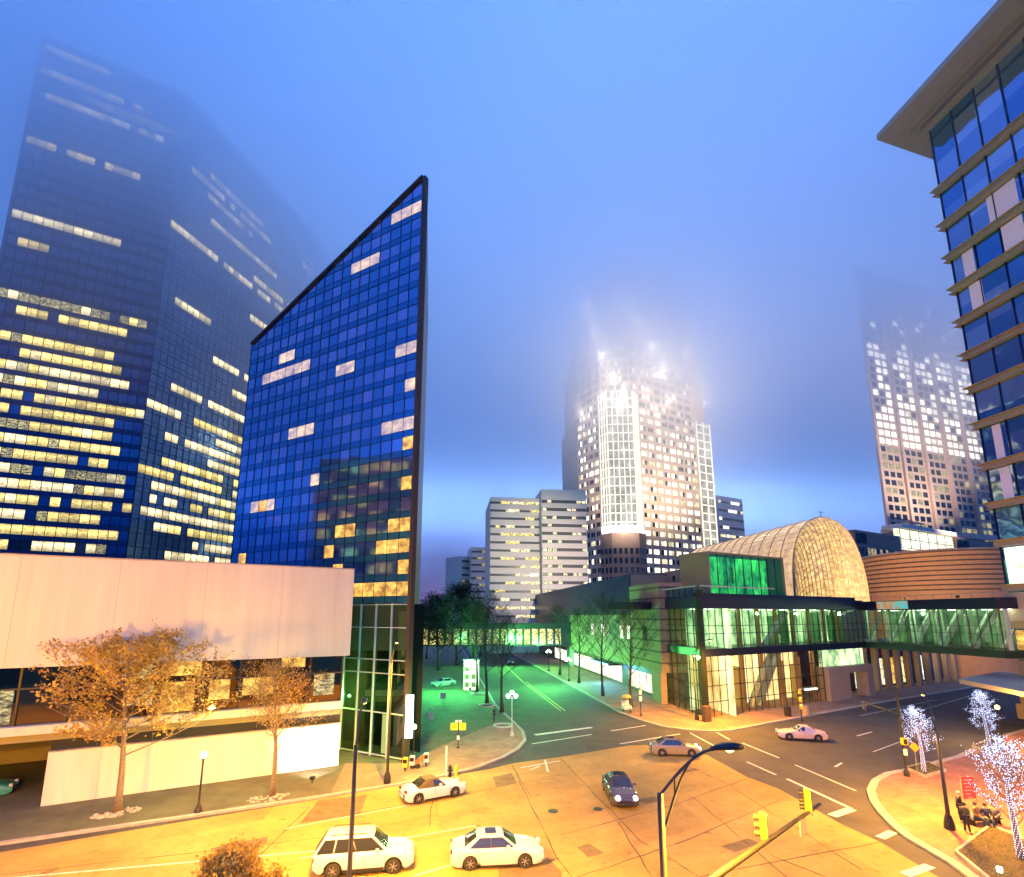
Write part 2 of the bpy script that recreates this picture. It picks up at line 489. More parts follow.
# ================================================================== THE GROUND
def ground_mat_concrete():
    m = bpy.data.materials.new('concrete_slabs'); m.use_nodes = True
    t = m.node_tree; b = t.nodes['Principled BSDF']
    g = N(t, 'ShaderNodeNewGeometry')
    n = N(t, 'ShaderNodeTexNoise'); n.inputs['Scale'].default_value = .22; n.inputs['Detail'].default_value = 7; n.inputs['Roughness'].default_value = .6
    L(t, g.outputs['Position'], n.inputs['Vector'])
    r = N(t, 'ShaderNodeMapRange'); r.inputs['From Min'].default_value = .3; r.inputs['From Max'].default_value = .7
    r.inputs['To Min'].default_value = .72; r.inputs['To Max'].default_value = 1.2
    L(t, n.outputs[0], r.inputs['Value'])
    # slabs poured at different times: each its own tint
    dA = N(t, 'ShaderNodeVectorMath', operation='DOT_PRODUCT'); nB = V((-B.y, B.x, 0)); dA.inputs[1].default_value = nB / 4.6
    dB = N(t, 'ShaderNodeVectorMath', operation='DOT_PRODUCT'); nA = V((A.y, -A.x, 0)); dB.inputs[1].default_value = nA / 5.4
    for d_ in (dA, dB): L(t, g.outputs['Position'], d_.inputs[0])
    f1 = N(t, 'ShaderNodeMath', operation='FLOOR'); L(t, dA.outputs['Value'], f1.inputs[0])
    f2 = N(t, 'ShaderNodeMath', operation='FLOOR'); L(t, dB.outputs['Value'], f2.inputs[0])
    cb = N(t, 'ShaderNodeCombineXYZ'); L(t, f1.outputs[0], cb.inputs[0]); L(t, f2.outputs[0], cb.inputs[1])
    wn = N(t, 'ShaderNodeTexWhiteNoise'); L(t, cb.outputs[0], wn.inputs['Vector'])
    r2 = N(t, 'ShaderNodeMapRange'); r2.inputs['To Min'].default_value = .86; r2.inputs['To Max'].default_value = 1.12
    L(t, wn.outputs['Value'], r2.inputs['Value'])
    mu = N(t, 'ShaderNodeMath', operation='MULTIPLY'); L(t, r.outputs[0], mu.inputs[0]); L(t, r2.outputs[0], mu.inputs[1])
    # fine stains
    n3 = N(t, 'ShaderNodeTexNoise'); n3.inputs['Scale'].default_value = 2.2; n3.inputs['Detail'].default_value = 8; n3.inputs['Roughness'].default_value = .75
    L(t, g.outputs['Position'], n3.inputs['Vector'])
    r3 = N(t, 'ShaderNodeMapRange'); r3.inputs['From Min'].default_value = .38; r3.inputs['From Max'].default_value = .5; r3.inputs['To Min'].default_value = .82
    L(t, n3.outputs[0], r3.inputs['Value'])
    mu2 = N(t, 'ShaderNodeMath', operation='MULTIPLY'); L(t, mu.outputs[0], mu2.inputs[0]); L(t, r3.outputs[0], mu2.inputs[1])
    x = N(t, 'ShaderNodeMix', data_type='RGBA', blend_type='MULTIPLY'); x.inputs['Factor'].default_value = 1
    cs = N(t, 'ShaderNodeCombineXYZ')
    for k_, (v_, sc_) in enumerate(((B, .09), (V((-B.y, B.x, 0)), .55))):
        dd_ = N(t, 'ShaderNodeVectorMath', operation='DOT_PRODUCT'); dd_.inputs[1].default_value = v_ * sc_
        L(t, g.outputs['Position'], dd_.inputs[0]); L(t, dd_.outputs['Value'], cs.inputs[k_])
    n4 = N(t, 'ShaderNodeTexNoise'); n4.inputs['Scale'].default_value = 1.0; n4.inputs['Detail'].default_value = 4; L(t, cs.outputs[0], n4.inputs['Vector'])
    r4 = N(t, 'ShaderNodeMapRange'); r4.inputs['From Min'].default_value = .36; r4.inputs['From Max'].default_value = .56; r4.inputs['To Min'].default_value = .87
    L(t, n4.outputs[0], r4.inputs['Value'])
    n5 = N(t, 'ShaderNodeTexNoise'); n5.inputs['Scale'].default_value = .9; n5.inputs['Detail'].default_value = 3; L(t, g.outputs['Position'], n5.inputs['Vector'])
    r5 = N(t, 'ShaderNodeMapRange'); r5.inputs['From Min'].default_value = .26; r5.inputs['From Max'].default_value = .36; r5.inputs['To Min'].default_value = .55
    L(t, n5.outputs[0], r5.inputs['Value'])
    m6 = N(t, 'ShaderNodeMath', operation='MULTIPLY'); L(t, r4.outputs[0], m6.inputs[0]); L(t, r5.outputs[0], m6.inputs[1])
    m7 = N(t, 'ShaderNodeMath', operation='MULTIPLY'); L(t, m6.outputs[0], m7.inputs[0]); L(t, mu2.outputs[0], m7.inputs[1]); mu2 = m7
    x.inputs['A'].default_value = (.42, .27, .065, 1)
    L(t, mu2.outputs[0], x.inputs['B']); L(t, x.outputs['Result'], b.inputs['Base Color'])
    b.inputs['Roughness'].default_value = .8
    return m
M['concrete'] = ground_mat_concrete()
def brick_mat(name, c1, c2, mortar, scale=1.0, d=None):
    m = bpy.data.materials.new(name); m.use_nodes = True
    t = m.node_tree; b = t.nodes['Principled BSDF']
    g = N(t, 'ShaderNodeNewGeometry')
    mp = N(t, 'ShaderNodeMapping'); mp.inputs['Rotation'].default_value = (0, 0, R(-29))
    L(t, g.outputs['Position'], mp.inputs['Vector'])
    k = N(t, 'ShaderNodeTexBrick'); k.inputs['Scale'].default_value = scale
    k.inputs['Color1'].default_value = (*c1, 1); k.inputs['Color2'].default_value = (*c2, 1); k.inputs['Mortar'].default_value = (*mortar, 1)
    k.inputs['Mortar Size'].default_value = .012
    L(t, mp.outputs[0], k.inputs['Vector'])
    n = N(t, 'ShaderNodeTexNoise'); n.inputs['Scale'].default_value = .5; n.inputs['Detail'].default_value = 5
    L(t, g.outputs['Position'], n.inputs['Vector'])
    r = N(t, 'ShaderNodeMapRange'); r.inputs['From Min'].default_value = .3; r.inputs['From Max'].default_value = .7
    r.inputs['To Min'].default_value = .75; r.inputs['To Max'].default_value = 1.2
    L(t, n.outputs[0], r.inputs['Value'])
    x = N(t, 'ShaderNodeMix', data_type='RGBA', blend_type='MULTIPLY'); x.inputs['Factor'].default_value = 1
    L(t, k.outputs[0], x.inputs['A']); L(t, r.outputs[0], x.inputs['B']); L(t, x.outputs['Result'], b.inputs['Base Color'])
    b.inputs['Roughness'].default_value = .85
    return m
M['brickpave'] = brick_mat('brick_paving', (.30, .17, .10), (.36, .21, .13), (.16, .12, .09), .9)
M['redpave'] = brick_mat('red_paving', (.30, .12, .08), (.36, .16, .11), (.2, .1, .08), .7)

g = MB(); g.box(-2500, 2500, -60, 4500, -1, 0)
g.build('ground', M['asphalt'], kind='structure')
def gpoly(pix, z, name, m, pre=(), post=()):
    b = MB(); pts = list(pre) + [G(*p) for p in pix] + list(post)
    b.poly([V((p.x, p.y, z)) for p in pts]); return b.build(name, m, kind='structure')
BL = G(395, 786.5)                       # a point on the north kerb of the cross street
far_left = BL - B * 90
conc = [(560, 757), (629, 745.6), (645, 745), (707, 755), (747, 777), (779, 789), (841, 824), (880, 842), (960, 890), (1000, 960)]
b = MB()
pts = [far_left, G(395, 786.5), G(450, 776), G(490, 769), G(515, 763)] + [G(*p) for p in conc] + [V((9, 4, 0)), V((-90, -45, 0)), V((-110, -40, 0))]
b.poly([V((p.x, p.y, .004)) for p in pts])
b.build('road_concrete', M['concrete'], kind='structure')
# asphalt patches in the concrete
b = MB()
for q in ([(319, 800), (367, 795), (360, 814), (299, 824)], [(493, 777), (512, 773), (517, 783), (496, 787)], [(498, 868), (548, 858), (562, 872), (560, 890), (500, 890)]):
    b.poly([G(x, y, .009) for x, y in q])
rp = random.Random(12)
for x, y, a_, c_ in ((650, 800, 1.6, .9), (742, 845, 2.2, .8), (590, 850, 1.0, 1.4), (240, 845, 2.6, .7), (690, 770, 1.4, .6)):
    c0_ = G(x, y, .009); q_ = V((-B.y, B.x, 0)); b.poly([c0_ + B * (sx_ * a_ / 2 + rp.uniform(-.1, .1)) + q_ * (sy_ * c_ / 2 + rp.uniform(-.1, .1)) for sx_, sy_ in ((-1, -1), (1, -1), (1, 1), (-1, 1))])
b.build('road_patch', M['patch2'], kind='structure')
# joints between the slabs
nB = V((-B.y, B.x, 0))
b = MB()
def joint(p, q, w_=.05, z=.011):
    p = V((p.x, p.y, z)); q = V((q.x, q.y, z)); d = (q - p).normalized(); n = V((-d.y, d.x, 0)) * w_ / 2
    b.poly([p - n, q - n, q + n, p + n])
rj = random.Random(4)
JP = [((430, 826), (434, 778)), ((255, 860), (310, 806)), ((530, 795), (512, 765)), ((512, 765), (556, 857)), ((556, 857), (590, 900)), ((560, 835), (671, 806)), ((671, 806), (752, 777)),
      ((690, 839), (790, 796)), ((560, 758), (640, 841)), ((640, 841), (700, 877)), ((618, 822), (652, 877)), ((692, 797), (790, 880)), ((725, 783), (862, 870)), ((512, 872), (560, 858)), ((570, 880), (690, 839)),
      ((653, 751), (725, 783)), ((590, 812), (640, 800)), ((430, 800), (560, 775)), ((0, 875), (320, 838)), ((700, 877), (880, 842)), ((770, 855), (880, 900)), ((350, 815), (556, 778))]
for p, q in JP:
    P, Q = G(*p), G(*q); n = 7; last = P
    for k in range(1, n + 1):
        x = P.lerp(Q, k / n) + V((rj.uniform(-.06, .06), rj.uniform(-.06, .06), 0)) * (k < n)
        joint(last, x, rj.uniform(.035, .07)); last = x
b.build('road_joints', M['grout'], kind='structure')
# painted markings
b = MB()
def stripe(p, q, w_, z=.014):
    P, Q = G(*p), G(*q); P = V((P.x, P.y, z)); Q = V((Q.x, Q.y, z)); d = (Q - P).normalized(); n = V((-d.y, d.x, 0)) * w_ / 2
    b.poly([P - n, Q - n, Q + n, P + n])
def zd(n_, l, z=.014): pass
stripe((535, 735), (592, 727.5), .55); stripe((532, 744), (592, 734.5), .22)
stripe((611, 731), (646, 725.5), .25); stripe((620, 744), (680, 734), .25)
stripe((690, 733), (718, 748), .22); stripe((716, 732), (730, 740), .22); stripe((742, 743), (779, 758), .22)
stripe((747, 762), (776, 775), .2); stripe((787, 779), (852, 809), .25); stripe((852, 809), (832, 816), .6)
stripe((795, 765), (856, 791), .16); stripe((835, 767), (842, 763), .2); stripe((857, 736), (872, 732), .22)
stripe((873, 752), (900, 742), .12); stripe((905, 715), (990, 690), .12); stripe((860, 716), (935, 700), .12)
stripe((321, 855), (300, 859), .15); stripe((0, 879), (318, 851), .15); stripe((414, 876), (452, 865), .15)
stripe((285, 829), (410, 805), .12); stripe((395, 840), (475, 826), .12); stripe((880, 838), (893, 832), .5); stripe((905, 875), (930, 866), .5)
for a_, b_ in (((530, 770), (540, 766)), ((545, 760), (548, 772)), ((520, 768), (560, 761))): stripe(a_, b_, .18)
stripe((420, 716), (437, 715.5), .5); stripe((447, 700), (460, 699), .5); stripe((449, 709), (460, 708.5), .4)
b.build('road_markings', M['paint'], kind='structure')
b = MB()
for dx in (0, 3.2):
    stripe((523 + dx, 682), (561 + dx * 1.35, 711), .13)
stripe((505, 665), (523, 682), .2)
b.build('road_centre_line', M['ypaint'], kind='structure')

# pavements: kerb ring and paving, both real steps
def pavement(name, outline, m, h=.13):
    """outline: ground points, first to last; the kerb follows all of it"""
    P = [V((p.x, p.y, 0)) for p in outline]
    b = MB(); b.prism(P, -.2, h); b.build(name, m, kind='structure')
def kerb(outline, inward, w_=.32, z=.135):
    b = MB(); P = [V((p.x, p.y, 0)) for p in outline]; Q = []
    for i, p in enumerate(P):
        d = (P[min(i + 1, len(P) - 1)] - P[max(i - 1, 0)]).normalized(); Q.append(p + V((-d.y, d.x, 0)) * w_ * inward)
    for i in range(len(P) - 1):
        a0, a1, c1, c0 = P[i], P[i + 1], Q[i + 1], Q[i]
        o = (a0 - c0).normalized() * .01; o2 = (a1 - c1).normalized() * .01
        b.hexa([V((p.x, p.y, -.1)) for p in (a0 + o, a1 + o2, c1, c0)] + [V((p.x, p.y, z)) for p in (a0 + o, a1 + o2, c1, c0)])
    b.build('kerb', M['kerb'], kind='structure')
nw = [far_left, G(0, 845.7), G(200, 816.5), G(310, 800), G(395, 786.5), G(440, 778), G(478, 768.5), G(503, 759), G(519, 750), G(526.5, 741), G(524, 732), G(514, 722), G(503, 712), G(496, 705)]
Lc = G(496, 705); nw.append(Lc + A * 230)
pavement('pavement_plaza', nw + [V((-260, 260, 0)), V((-160, 20, 0))], M['sidewalk'])
kerb(nw, 1)
ne = [G(619, 713) + A * 230, G(619, 713), G(640, 721), G(663, 727.5), G(690, 731), G(714, 732.3), G(733, 731), G(790, 720), G(854, 708), G(905, 699)]
ne.append(ne[-1] + B * 70)
pavement('pavement_corner', ne + [V((200, 240, 0))], M['brickpave'])
kerb(ne, 1, .45)
se = [G(905, 747) + B * 60, G(1000, 737), G(956, 757), G(907.6, 769.7), G(885, 774), G(872, 781), G(867, 791), G(870, 802), G(878, 813), G(890, 826), G(905, 838.6), G(948, 864), G(975, 884), G(1040, 930)]
se[0] = G(1000, 737) + B * 40
pavement('pavement_brick', se + [V((60, 2, 0)), V((90, 30, 0))], M['redpave'])
kerb(se, 1, .5)
# orange brick zone of the plaza corner: paving laid on the plaza
b = MB(); b.poly([V((p.x, p.y, .1345)) for p in [G(330, 797), G(395, 785.5), G(440, 777), G(478, 767.5), G(502, 758), G(517, 750), G(524.5, 741), G(522, 733), G(512, 724), G(496, 724), G(470, 735), G(440, 748), G(405, 765), G(345, 765)]])
b.build('paving_brick_band', M['brickpave'], kind='structure')
# manholes
for x, y, r_ in ((553, 811, .34), (598, 809, .3), (547, 811, .01)):
    if r_ < .1: continue
    b = MB(); c = G(x, y, .006); b.lathe(c, [(r_, 0), (r_ * .98, .02), (r_ * .7, .024), (r_ * .68, .018), (.01, .02)], 20)
    tag(b.build('manhole_cover', M['dark']), 'round iron manhole cover in the road between the sedan and the dark car' if x < 570 else 'round iron manhole cover in front of the dark moving car', 'manhole cover')

# ================================================================== BUILDINGS
rnd = random.Random(11)
# ------------------------------------------------------------------ pale low office block at the left
fr = Fr(G(338, 767), B)
def sx(x, y): return fr.hit(x, y)[0]
s_end = 0.0
t = thing('podium_building', 'low office block with a blank pale pink upper storey over a brown window band', 'office block', tuple(fr(0, 0, 0)))
b = MB(); b.boxf(fr, -75, .35, -.6, 22, 9.1, 16.5); b.build('upper_wall', M['pink'], t)
b = MB()
for k in range(1, 14): b.boxf(fr, -k * 5.4, -k * 5.4 + .035, -.606, -.595, 9.12, 16.45)
b.build('seam', mat('joint_shade', (.50, .38, .33), .8), t)  # joint lines in a darker pink than the wall
b = MB(); b.boxf(fr, -75.02, .37, -.62, 22.02, 16.51, 16.6); b.build('coping', M['kerb'], t)
s_l = sx(40, 809)
b = MB(); b.boxf(fr, s_l - .5, 0, 3.2, 21.9, 0.05, 4.2); b.boxf(fr, -75, 0, 3.2, 21.9, 4.21, 9.09); b.boxf(fr, -75, s_l - .51, 14, 21.9, 0.05, 4.2); b.build('inner_wall', M['olive'], t)
b = MB(); b.boxf(fr, -75, 0, -.35, 3.19, 4.75, 5.3); b.build('window_ledge', M['pink'], t)
b = MB(); b.boxf(fr, s_l, -.05, .4, 3.1, 3.5, 4.2); b.build('lower_recess', M['black'], t)
b = MB(); b.boxf(fr, -75, -.05, .2, 3.1, 4.21, 4.74); b.build('lower_band', M['olive'], t)
wf = MB(); wf.boxf(fr, -75, 0, .3, .34, 5.31, 9.08)
M['brownglass'] = panes('brown_glass', B, 2.6, 1.3, (.16, .13, .07), (.42, .33, .15), rough=.04, metal=1.0, tilt=.02, p0=fr.P, z0=5.3)
wf.build('window_band', M['brownglass'], t)
mu = MB()
for i in range(30):
    s = -i * 2.6 - .05
    mu.boxf(fr, s - .06, s + .06, .16, .29, 5.31, 9.08)
mu.boxf(fr, -75, 0, .18, .29, 7.6, 7.7)
mu.build('window_frame', M['dark'], t)
wn = Wins(t)  # glowing amber pieces stand in for reflections and lit rooms in the glass
for i in range(26):
    for z0_, z1_ in ((5.35, 7.58), (7.72, 9.05)):
        r_ = rnd.random()
        if r_ < .50: m_ = M['lito'] if r_ < .20 else M['lit3']
        else: continue
        a0 = -(i + 1) * 2.6 + .02 + rnd.random() * .5; a1 = -i * 2.6 - .12 - rnd.random() * .6
        zz = z0_ + rnd.random() * (z1_ - z0_) * .5
        wn.add([fr(a0, .27, zz), fr(a1, .27, zz), fr(a1, .27, z1_), fr(a0, .27, z1_)] + [fr(a0, .299, zz), fr(a1, .299, zz), fr(a1, .299, z1_), fr(a0, .299, z1_)], m_)
wn.done()
# low white wall in front
s_l = sx(40, 809)
t = thing('low_wall', 'long blank white wall along the pavement below the brown window band', 'wall', tuple(fr(0, 0, 0)))
b = MB(); b.boxf(fr, s_l, .0, 0, .35, .1, 3.44); b.boxf(fr, s_l, s_l + .35, .351, 9, .1, 3.44); b.build('wall', M['stucco'], t)
b = MB()
for k in range(1, int(-s_l / 3.2) + 1): b.boxf(fr, -k * 3.2, -k * 3.2 + .03, -.005, .004, .15, 3.42)
b.build('seam', bpy.data.materials['joint_shade'], t)
b = MB(); b.boxf(fr, s_l - .03, .03, -.03, .38, 3.45, 3.52); b.build('coping', M['kerb'], t)
for k in range(5):
    b = MB(); b.boxf(fr, -2.0 - k * .35, -1.75 - k * .35, -.02, -.002, 1.6 + (k % 2) * .15, 2.1 + (k % 2) * .15)
    b.build('notice', M['grey'], t)

# ------------------------------------------------------------------ wedge shaped glass tower
WD = V((math.sin(R(-61.5)), math.cos(R(-61.5)), 0))
W0 = G(403, 763)
fw = Fr(W0, WD)
s_left, z_left = fw.hit(252, 345)
_, z_apex = fw.hit(419, 180)
print('wedge', s_left, z_left, z_apex, W0)
SD = V((math.sin(R(-9.0)), math.cos(R(-9.0)), 0))
zt = lambda s: z_apex + (z_left - z_apex) * s / s_left
t = thing('wedge_tower', 'wedge shaped blue glass tower with a sharply sloping roofline', 'tower', tuple(W0))
c0 = W0; c1 = W0 + WD * s_left; c2 = W0 + SD * 26
M['wedgeglass'] = panes('wedge_glass', WD, s_left / 19, 2.0, (.08, .27, .54), (.32, .38, .66), rough=.05, metal=.85, tilt=.006, p0=W0, z0=0.2)
NZ = int(z_apex / 2.0)
b = MB(); b.prism([c0, c1, c1 + SD * 26, c2], 13.6, 0, ztop=[z_apex, z_left, z_left, z_apex]); b.build('glass_wall', M['wedgeglass'], t)
b = MB(); b.prism([c0 + (c1 - c0) * .02 + fw.n * 3, c1 + fw.n * 3, c1 + SD * 25, c2 - SD], .05, 13.59); b.build('lobby_core', M['black'], t)
mu = MB(); sp = MB(); wn = Wins(t)
M['spandrel'] = mat('teal_spandrel', (.04, .20, .42), .15, metal=.85)
litrows = {}
def wl(i, j):
    # i from the right edge, j storey from z=13.6
    z = 13.6 + j * 2.0
    r_ = rnd.random()
    key = (j, i)
    if key in WL: return WL[key]
    if j < 1: return M['lito'] if (i < 7 and r_ < .65) or (i >= 7 and r_ < .25) else (M['lit3'] if r_ < .8 else None)
    if j < 3: return M['lito'] if (i < 8 and r_ < .3) or r_ < .10 else None
    return None
WL = {}
for j, i0, i1, m_ in ((20, 0, 3, 'litp'), (18, 4, 7, 'litp'), (14, 13, 15, 'litp'), (12, 0, 2, 'litp'), (12, 6, 8, 'litp'), (13, 11, 17, 'litp'), (10, 0, 1, 'litp'), (8, 0, 3, 'litp'), (9, 10, 13, 'litp'),
                      (7, 0, 1, 'lito'), (5, 0, 1, 'lito'), (5, 14, 17, 'litp'), (3, 0, 2, 'lito'), (3, 5, 7, 'lito'), (5, 15, 16, 'lito'), (6, 9, 10, 'litp'), (2, 0, 3, 'lito')):
    for i in range(i0, i1): WL[(j, i)] = M[m_]
nzw = int((z_apex - 13.6) / 2.0) + 1
facade(wn, mu, sp, fw, 0, s_left, 13.6, 13.6 + nzw * 2.0, 19, nzw, wl, mw=.05, md=.06, hh=.035, sfrac=.34, ztop=zt)
# tall glazed lobby grid under the tower
lg = MB()
for i in range(0, 12):
    s = s_left / 19 * i * 1.35
    lg.boxf(fw, s - .04, s + .04, -.1, .1, .13, 13.6)
for z in (.3, 3.9, 7.3, 8.5, 11.4, 13.5): lg.boxf(fw, 0, s_left * .85, -.08, .08, z - .04, z + .04)
lg.build('lobby_frame', M['steel'], t)
mu.build('mullions', M['mullion'], t); sp.build('spandrel', M['spandrel'], t)
wn.done()
b = MB(); b.boxf(fw, 0.05, s_left * .85, .11, .14, .14, 13.5)
M['lobbyglass'] = clear_glass('lobby_glass', (.55, .62, .5), .18)
b.build('lobby_glass', M['lobbyglass'], t)
b = MB(); b.boxf(fw, -.35, .02, -.18, .4, .13, z_apex + .02); b.build('corner_post', M['bronze'], t)
b = MB(); b.boxf(fw, 1.6, 2.5, 1.6, 1.7, 8.3, 12.9); b.boxf(fw, .9, 1.6, 1.2, 1.3, 7.6, 11.5); b.build('lobby_banner', M['stucco'], t)  # pale panels added to stand in for a reflection in the glass
b = MB(); b.boxf(fw, 2.5, 3.1, .6, .7, .3, 3.6); b.build('lobby_light', emis('lobby_glow', (1, .85, .45), 2.5), t)
# dark side wall with sloping coping
b = MB(); b.prism([W0 + V((.03, -.05, 0)), W0 + V((.35, .1, 0)), c2 + V((.32, 0, 0)), c2 + V((.02, 0, 0))], .05, z_apex + .05); b.build('side_wall', M['navy'], t)
b = MB()
P0 = c0 + V((0, 0, z_apex + .1)) - fw.n * .1; P1 = c1 + V((0, 0, z_left + .1)) - fw.n * .1
b.bar(P0, P1, .3, .3); b.build('roof_edge', M['dark'], t)

# ------------------------------------------------------------------ tall glass office tower in the mist, far left
YC = 135.0
def corner_pt(x, y, Y):
    p = AT(x, y, Y); return V((p.x, p.y, 0))
LC = corner_pt(141, 440, YC)
fl = Fr(LC, -B); ll = fl.hit(20, 150)[0]
RD = V((math.sin(R(17)), math.cos(R(17)), 0))
fr2 = Fr(LC, RD); rl = 62.0
ztopL = fl.hit(188, 95)[1]
print('left tower', LC, ztopL)
t = thing('glass_tower', 'huge dark blue glass tower with rows of lit yellow windows, top lost in mist', 'tower', tuple(LC))
pwL = 2.15; phL = 3.9
M['lglass'] = panes('tower_glass', B, pwL, phL, (.03, .085, .20), (.05, .13, .27), rough=.12, metal=.8, tilt=.006, p0=LC)
M['lglass2'] = panes('tower_glass_side', RD, pwL, phL, (.05, .13, .27), (.09, .20, .36), rough=.12, metal=.8, tilt=.006, p0=LC)
pA, pB_ = LC - B * ll, LC + RD * rl
b = MB(); b.prism([LC, pA, pA + V((10, 60, 0)), pB_ + V((0, 20, 0)), pB_], 0, ztopL); b.build('glass_wall', M['lglass'], t)
b = MB(); b.boxf(fr2, .1, rl, -.12, -.01, 0, ztopL); b.build('side_glass', M['lglass2'], t)
mu = MB(); sp = MB(); wn = Wins(t)
nzL = int(ztopL / phL)
runs = {}
def run_lit(seed, nx, nz, dens, mats):
    r_ = random.Random(seed); d = {}
    for j in range(nz):
        i = r_.randrange(4); p = dens(j)
        while i < nx:
            if r_.random() < p:
                n_ = r_.randrange(5, 22)
                m_ = r_.choice(mats)
                for k in range(n_):
                    if r_.random() < .92: d[(i + k, j)] = m_ if r_.random() < .8 else r_.choice(mats)
                i += n_ + r_.randrange(0, 3)
            else: i += r_.randrange(2, 7)
    return d
# storeys of the mist: sparse at the top
dl = lambda j: .97 if j < 12 else (.88 if j < 17 else (.45 if j < 25 else .16))
dA_ = run_lit(5, 40, nzL, dl, [M['litt1'], M['litt1'], M['litt2'], M['lit3']])
dB_ = run_lit(9, 29, nzL, lambda j: dl(j) * .85, [M['litt1'], M['litt2'], M['litt2']])
nxl = int(ll / pwL)
facade(wn, mu, sp, fl, 0, nxl * pwL, 0, nzL * phL, nxl, nzL, lambda i, j: dA_.get((i, j)) if i < nxl else None, mw=.14, md=.14, hh=.12, sfrac=.34, inset=.06)
m2 = MB()
facade(wn, mu, sp, fr2, 0, 29 * pwL, 0, nzL * phL, 29, nzL, lambda i, j: dB_.get((i, j)), mw=.14, md=.28, hh=.12, sfrac=.34, inset=.18)
mu.build('mullions', M['mullion'], t); sp.build('spandrel', mat('dark_blue_spandrel', (.012, .04, .13), .3, metal=.6), t)
wn.done()

# ------------------------------------------------------------------ far office blocks down the street
def slab_block(name, label, x0, y0, x1, Y, ztop_y, dirn, depth, nz, body, band, litm, nx=14, dens=.3, cat='office block', z_low=0, step=None):
    p = corner_pt(x0, y0, Y); f_ = Fr(p, dirn)
    s1 = f_.hit(x1, y0)[0]; ztp = f_.hit(x0, ztop_y)[1]
    lo, hi = min(0, s1), max(0, s1)
    t = thing(name, label, cat, tuple(p))
    b = MB(); b.boxf(f_, lo, hi, 0, depth, 0, ztp); b.build('wall', body, t)
    ph = ztp / nz
    w_ = MB(); wn = Wins(t, limit=60)
    r_ = random.Random(int(x0))
    for j in range(1, nz):
        z0 = j * ph
        w_.boxf(f_, lo + .02, hi - .02, -.06, -.01, z0 + ph * .16, z0 + ph * .44)
        pw = (hi - lo) / nx; i = 0
        while i < nx:
            if r_.random() < dens:
                n_ = r_.randrange(1, 4)
                a0 = lo + i * pw + pw * .1; a1 = min(hi, lo + (i + n_) * pw) - pw * .1
                q = [(a0, z0 + ph * .16), (a1, z0 + ph * .16), (a1, z0 + ph * .48), (a0, z0 + ph * .48)]
                wn.add([f_(a, -.12, z) for a, z in q] + [f_(a, -.07, z) for a, z in q], r_.choice(litm))
                i += n_
            else: i += 1
    w_.build('window_band', M['band_glass'], t); wn.done()
    return t, f_, lo, hi, ztp
t, f_, lo, hi, zz = slab_block('banded_office_block', 'pale concrete office block with thin ribbon windows, in front of the misty tower', 490, 560, 540, 172, 497, V((1, .12, 0)), 26, 19, M['precast'], M['dglass'], [M['lit2'], M['lit1']], 10, .35)
b = MB(); b.boxf(f_, hi, hi + 16, -4, 22, 0, zz + 2.4); b.build('wing_wall', M['precast'], t)
w2 = MB(); wn = Wins(t, limit=60); r_ = random.Random(8); ph = zz / 19
for j in range(1, 19):
    w2.boxf(f_, hi + .1, hi + 15.9, -4.06, -4.01, j * ph + ph * .12, j * ph + ph * .5)
    for i in range(9):
        if r_.random() < .33:
            a0 = hi + .3 + i * 1.75; a1 = a0 + 1.4; q = [(a0, j * ph + ph * .15), (a1, j * ph + ph * .15), (a1, j * ph + ph * .46), (a0, j * ph + ph * .46)]
            wn.add([f_(a, -4.12, z) for a, z in q] + [f_(a, -4.07, z) for a, z in q], M['lit2'])
w2.build('window_band', M['band_glass'], t); wn.done()
ld = bpy.data.lights.new('facade_floodlight', 'SPOT'); ld.energy = 50000; ld.color = (1, .80, .52); ld.spot_size = R(80); ld.spot_blend = .8; ld.shadow_soft_size = .3  # spot without a fixture, added to brighten the pale block
lo_ = bpy.data.objects.new('facade_floodlight', ld); col.objects.link(lo_); lo_.location = f_(hi + 2, -40, 30)
lo_.rotation_euler = (f_(hi, 0, 32) - f_(hi + 2, -40, 30)).to_track_quat('-Z', 'Y').to_euler()
b = MB(); b.boxf(f_, hi + 4, hi + 8, 4, 8, zz + 2.4, zz + 3.6); b.boxf(f_, lo + 7, lo + 9, 4, 7, zz, zz + 1); b.build('roof_plant', M['grey'], t)
slab_block('small_office_block', 'small grey office block behind the banded one, low over the dark trees', 471, 580, 487, 250, 547, V((1, .2, 0)), 20, 14, M['precast'], M['dglass'], [M['lit3']], 6, .15)
t = slab_block('side_office_block', 'narrow grey blue office block end beside the small grey one', 461.5, 580, 471, 255, 556, V((1, 1.2, 0)), 12, 12, M['precast'], M['dglass'], [M['lit3']], 5, .1)

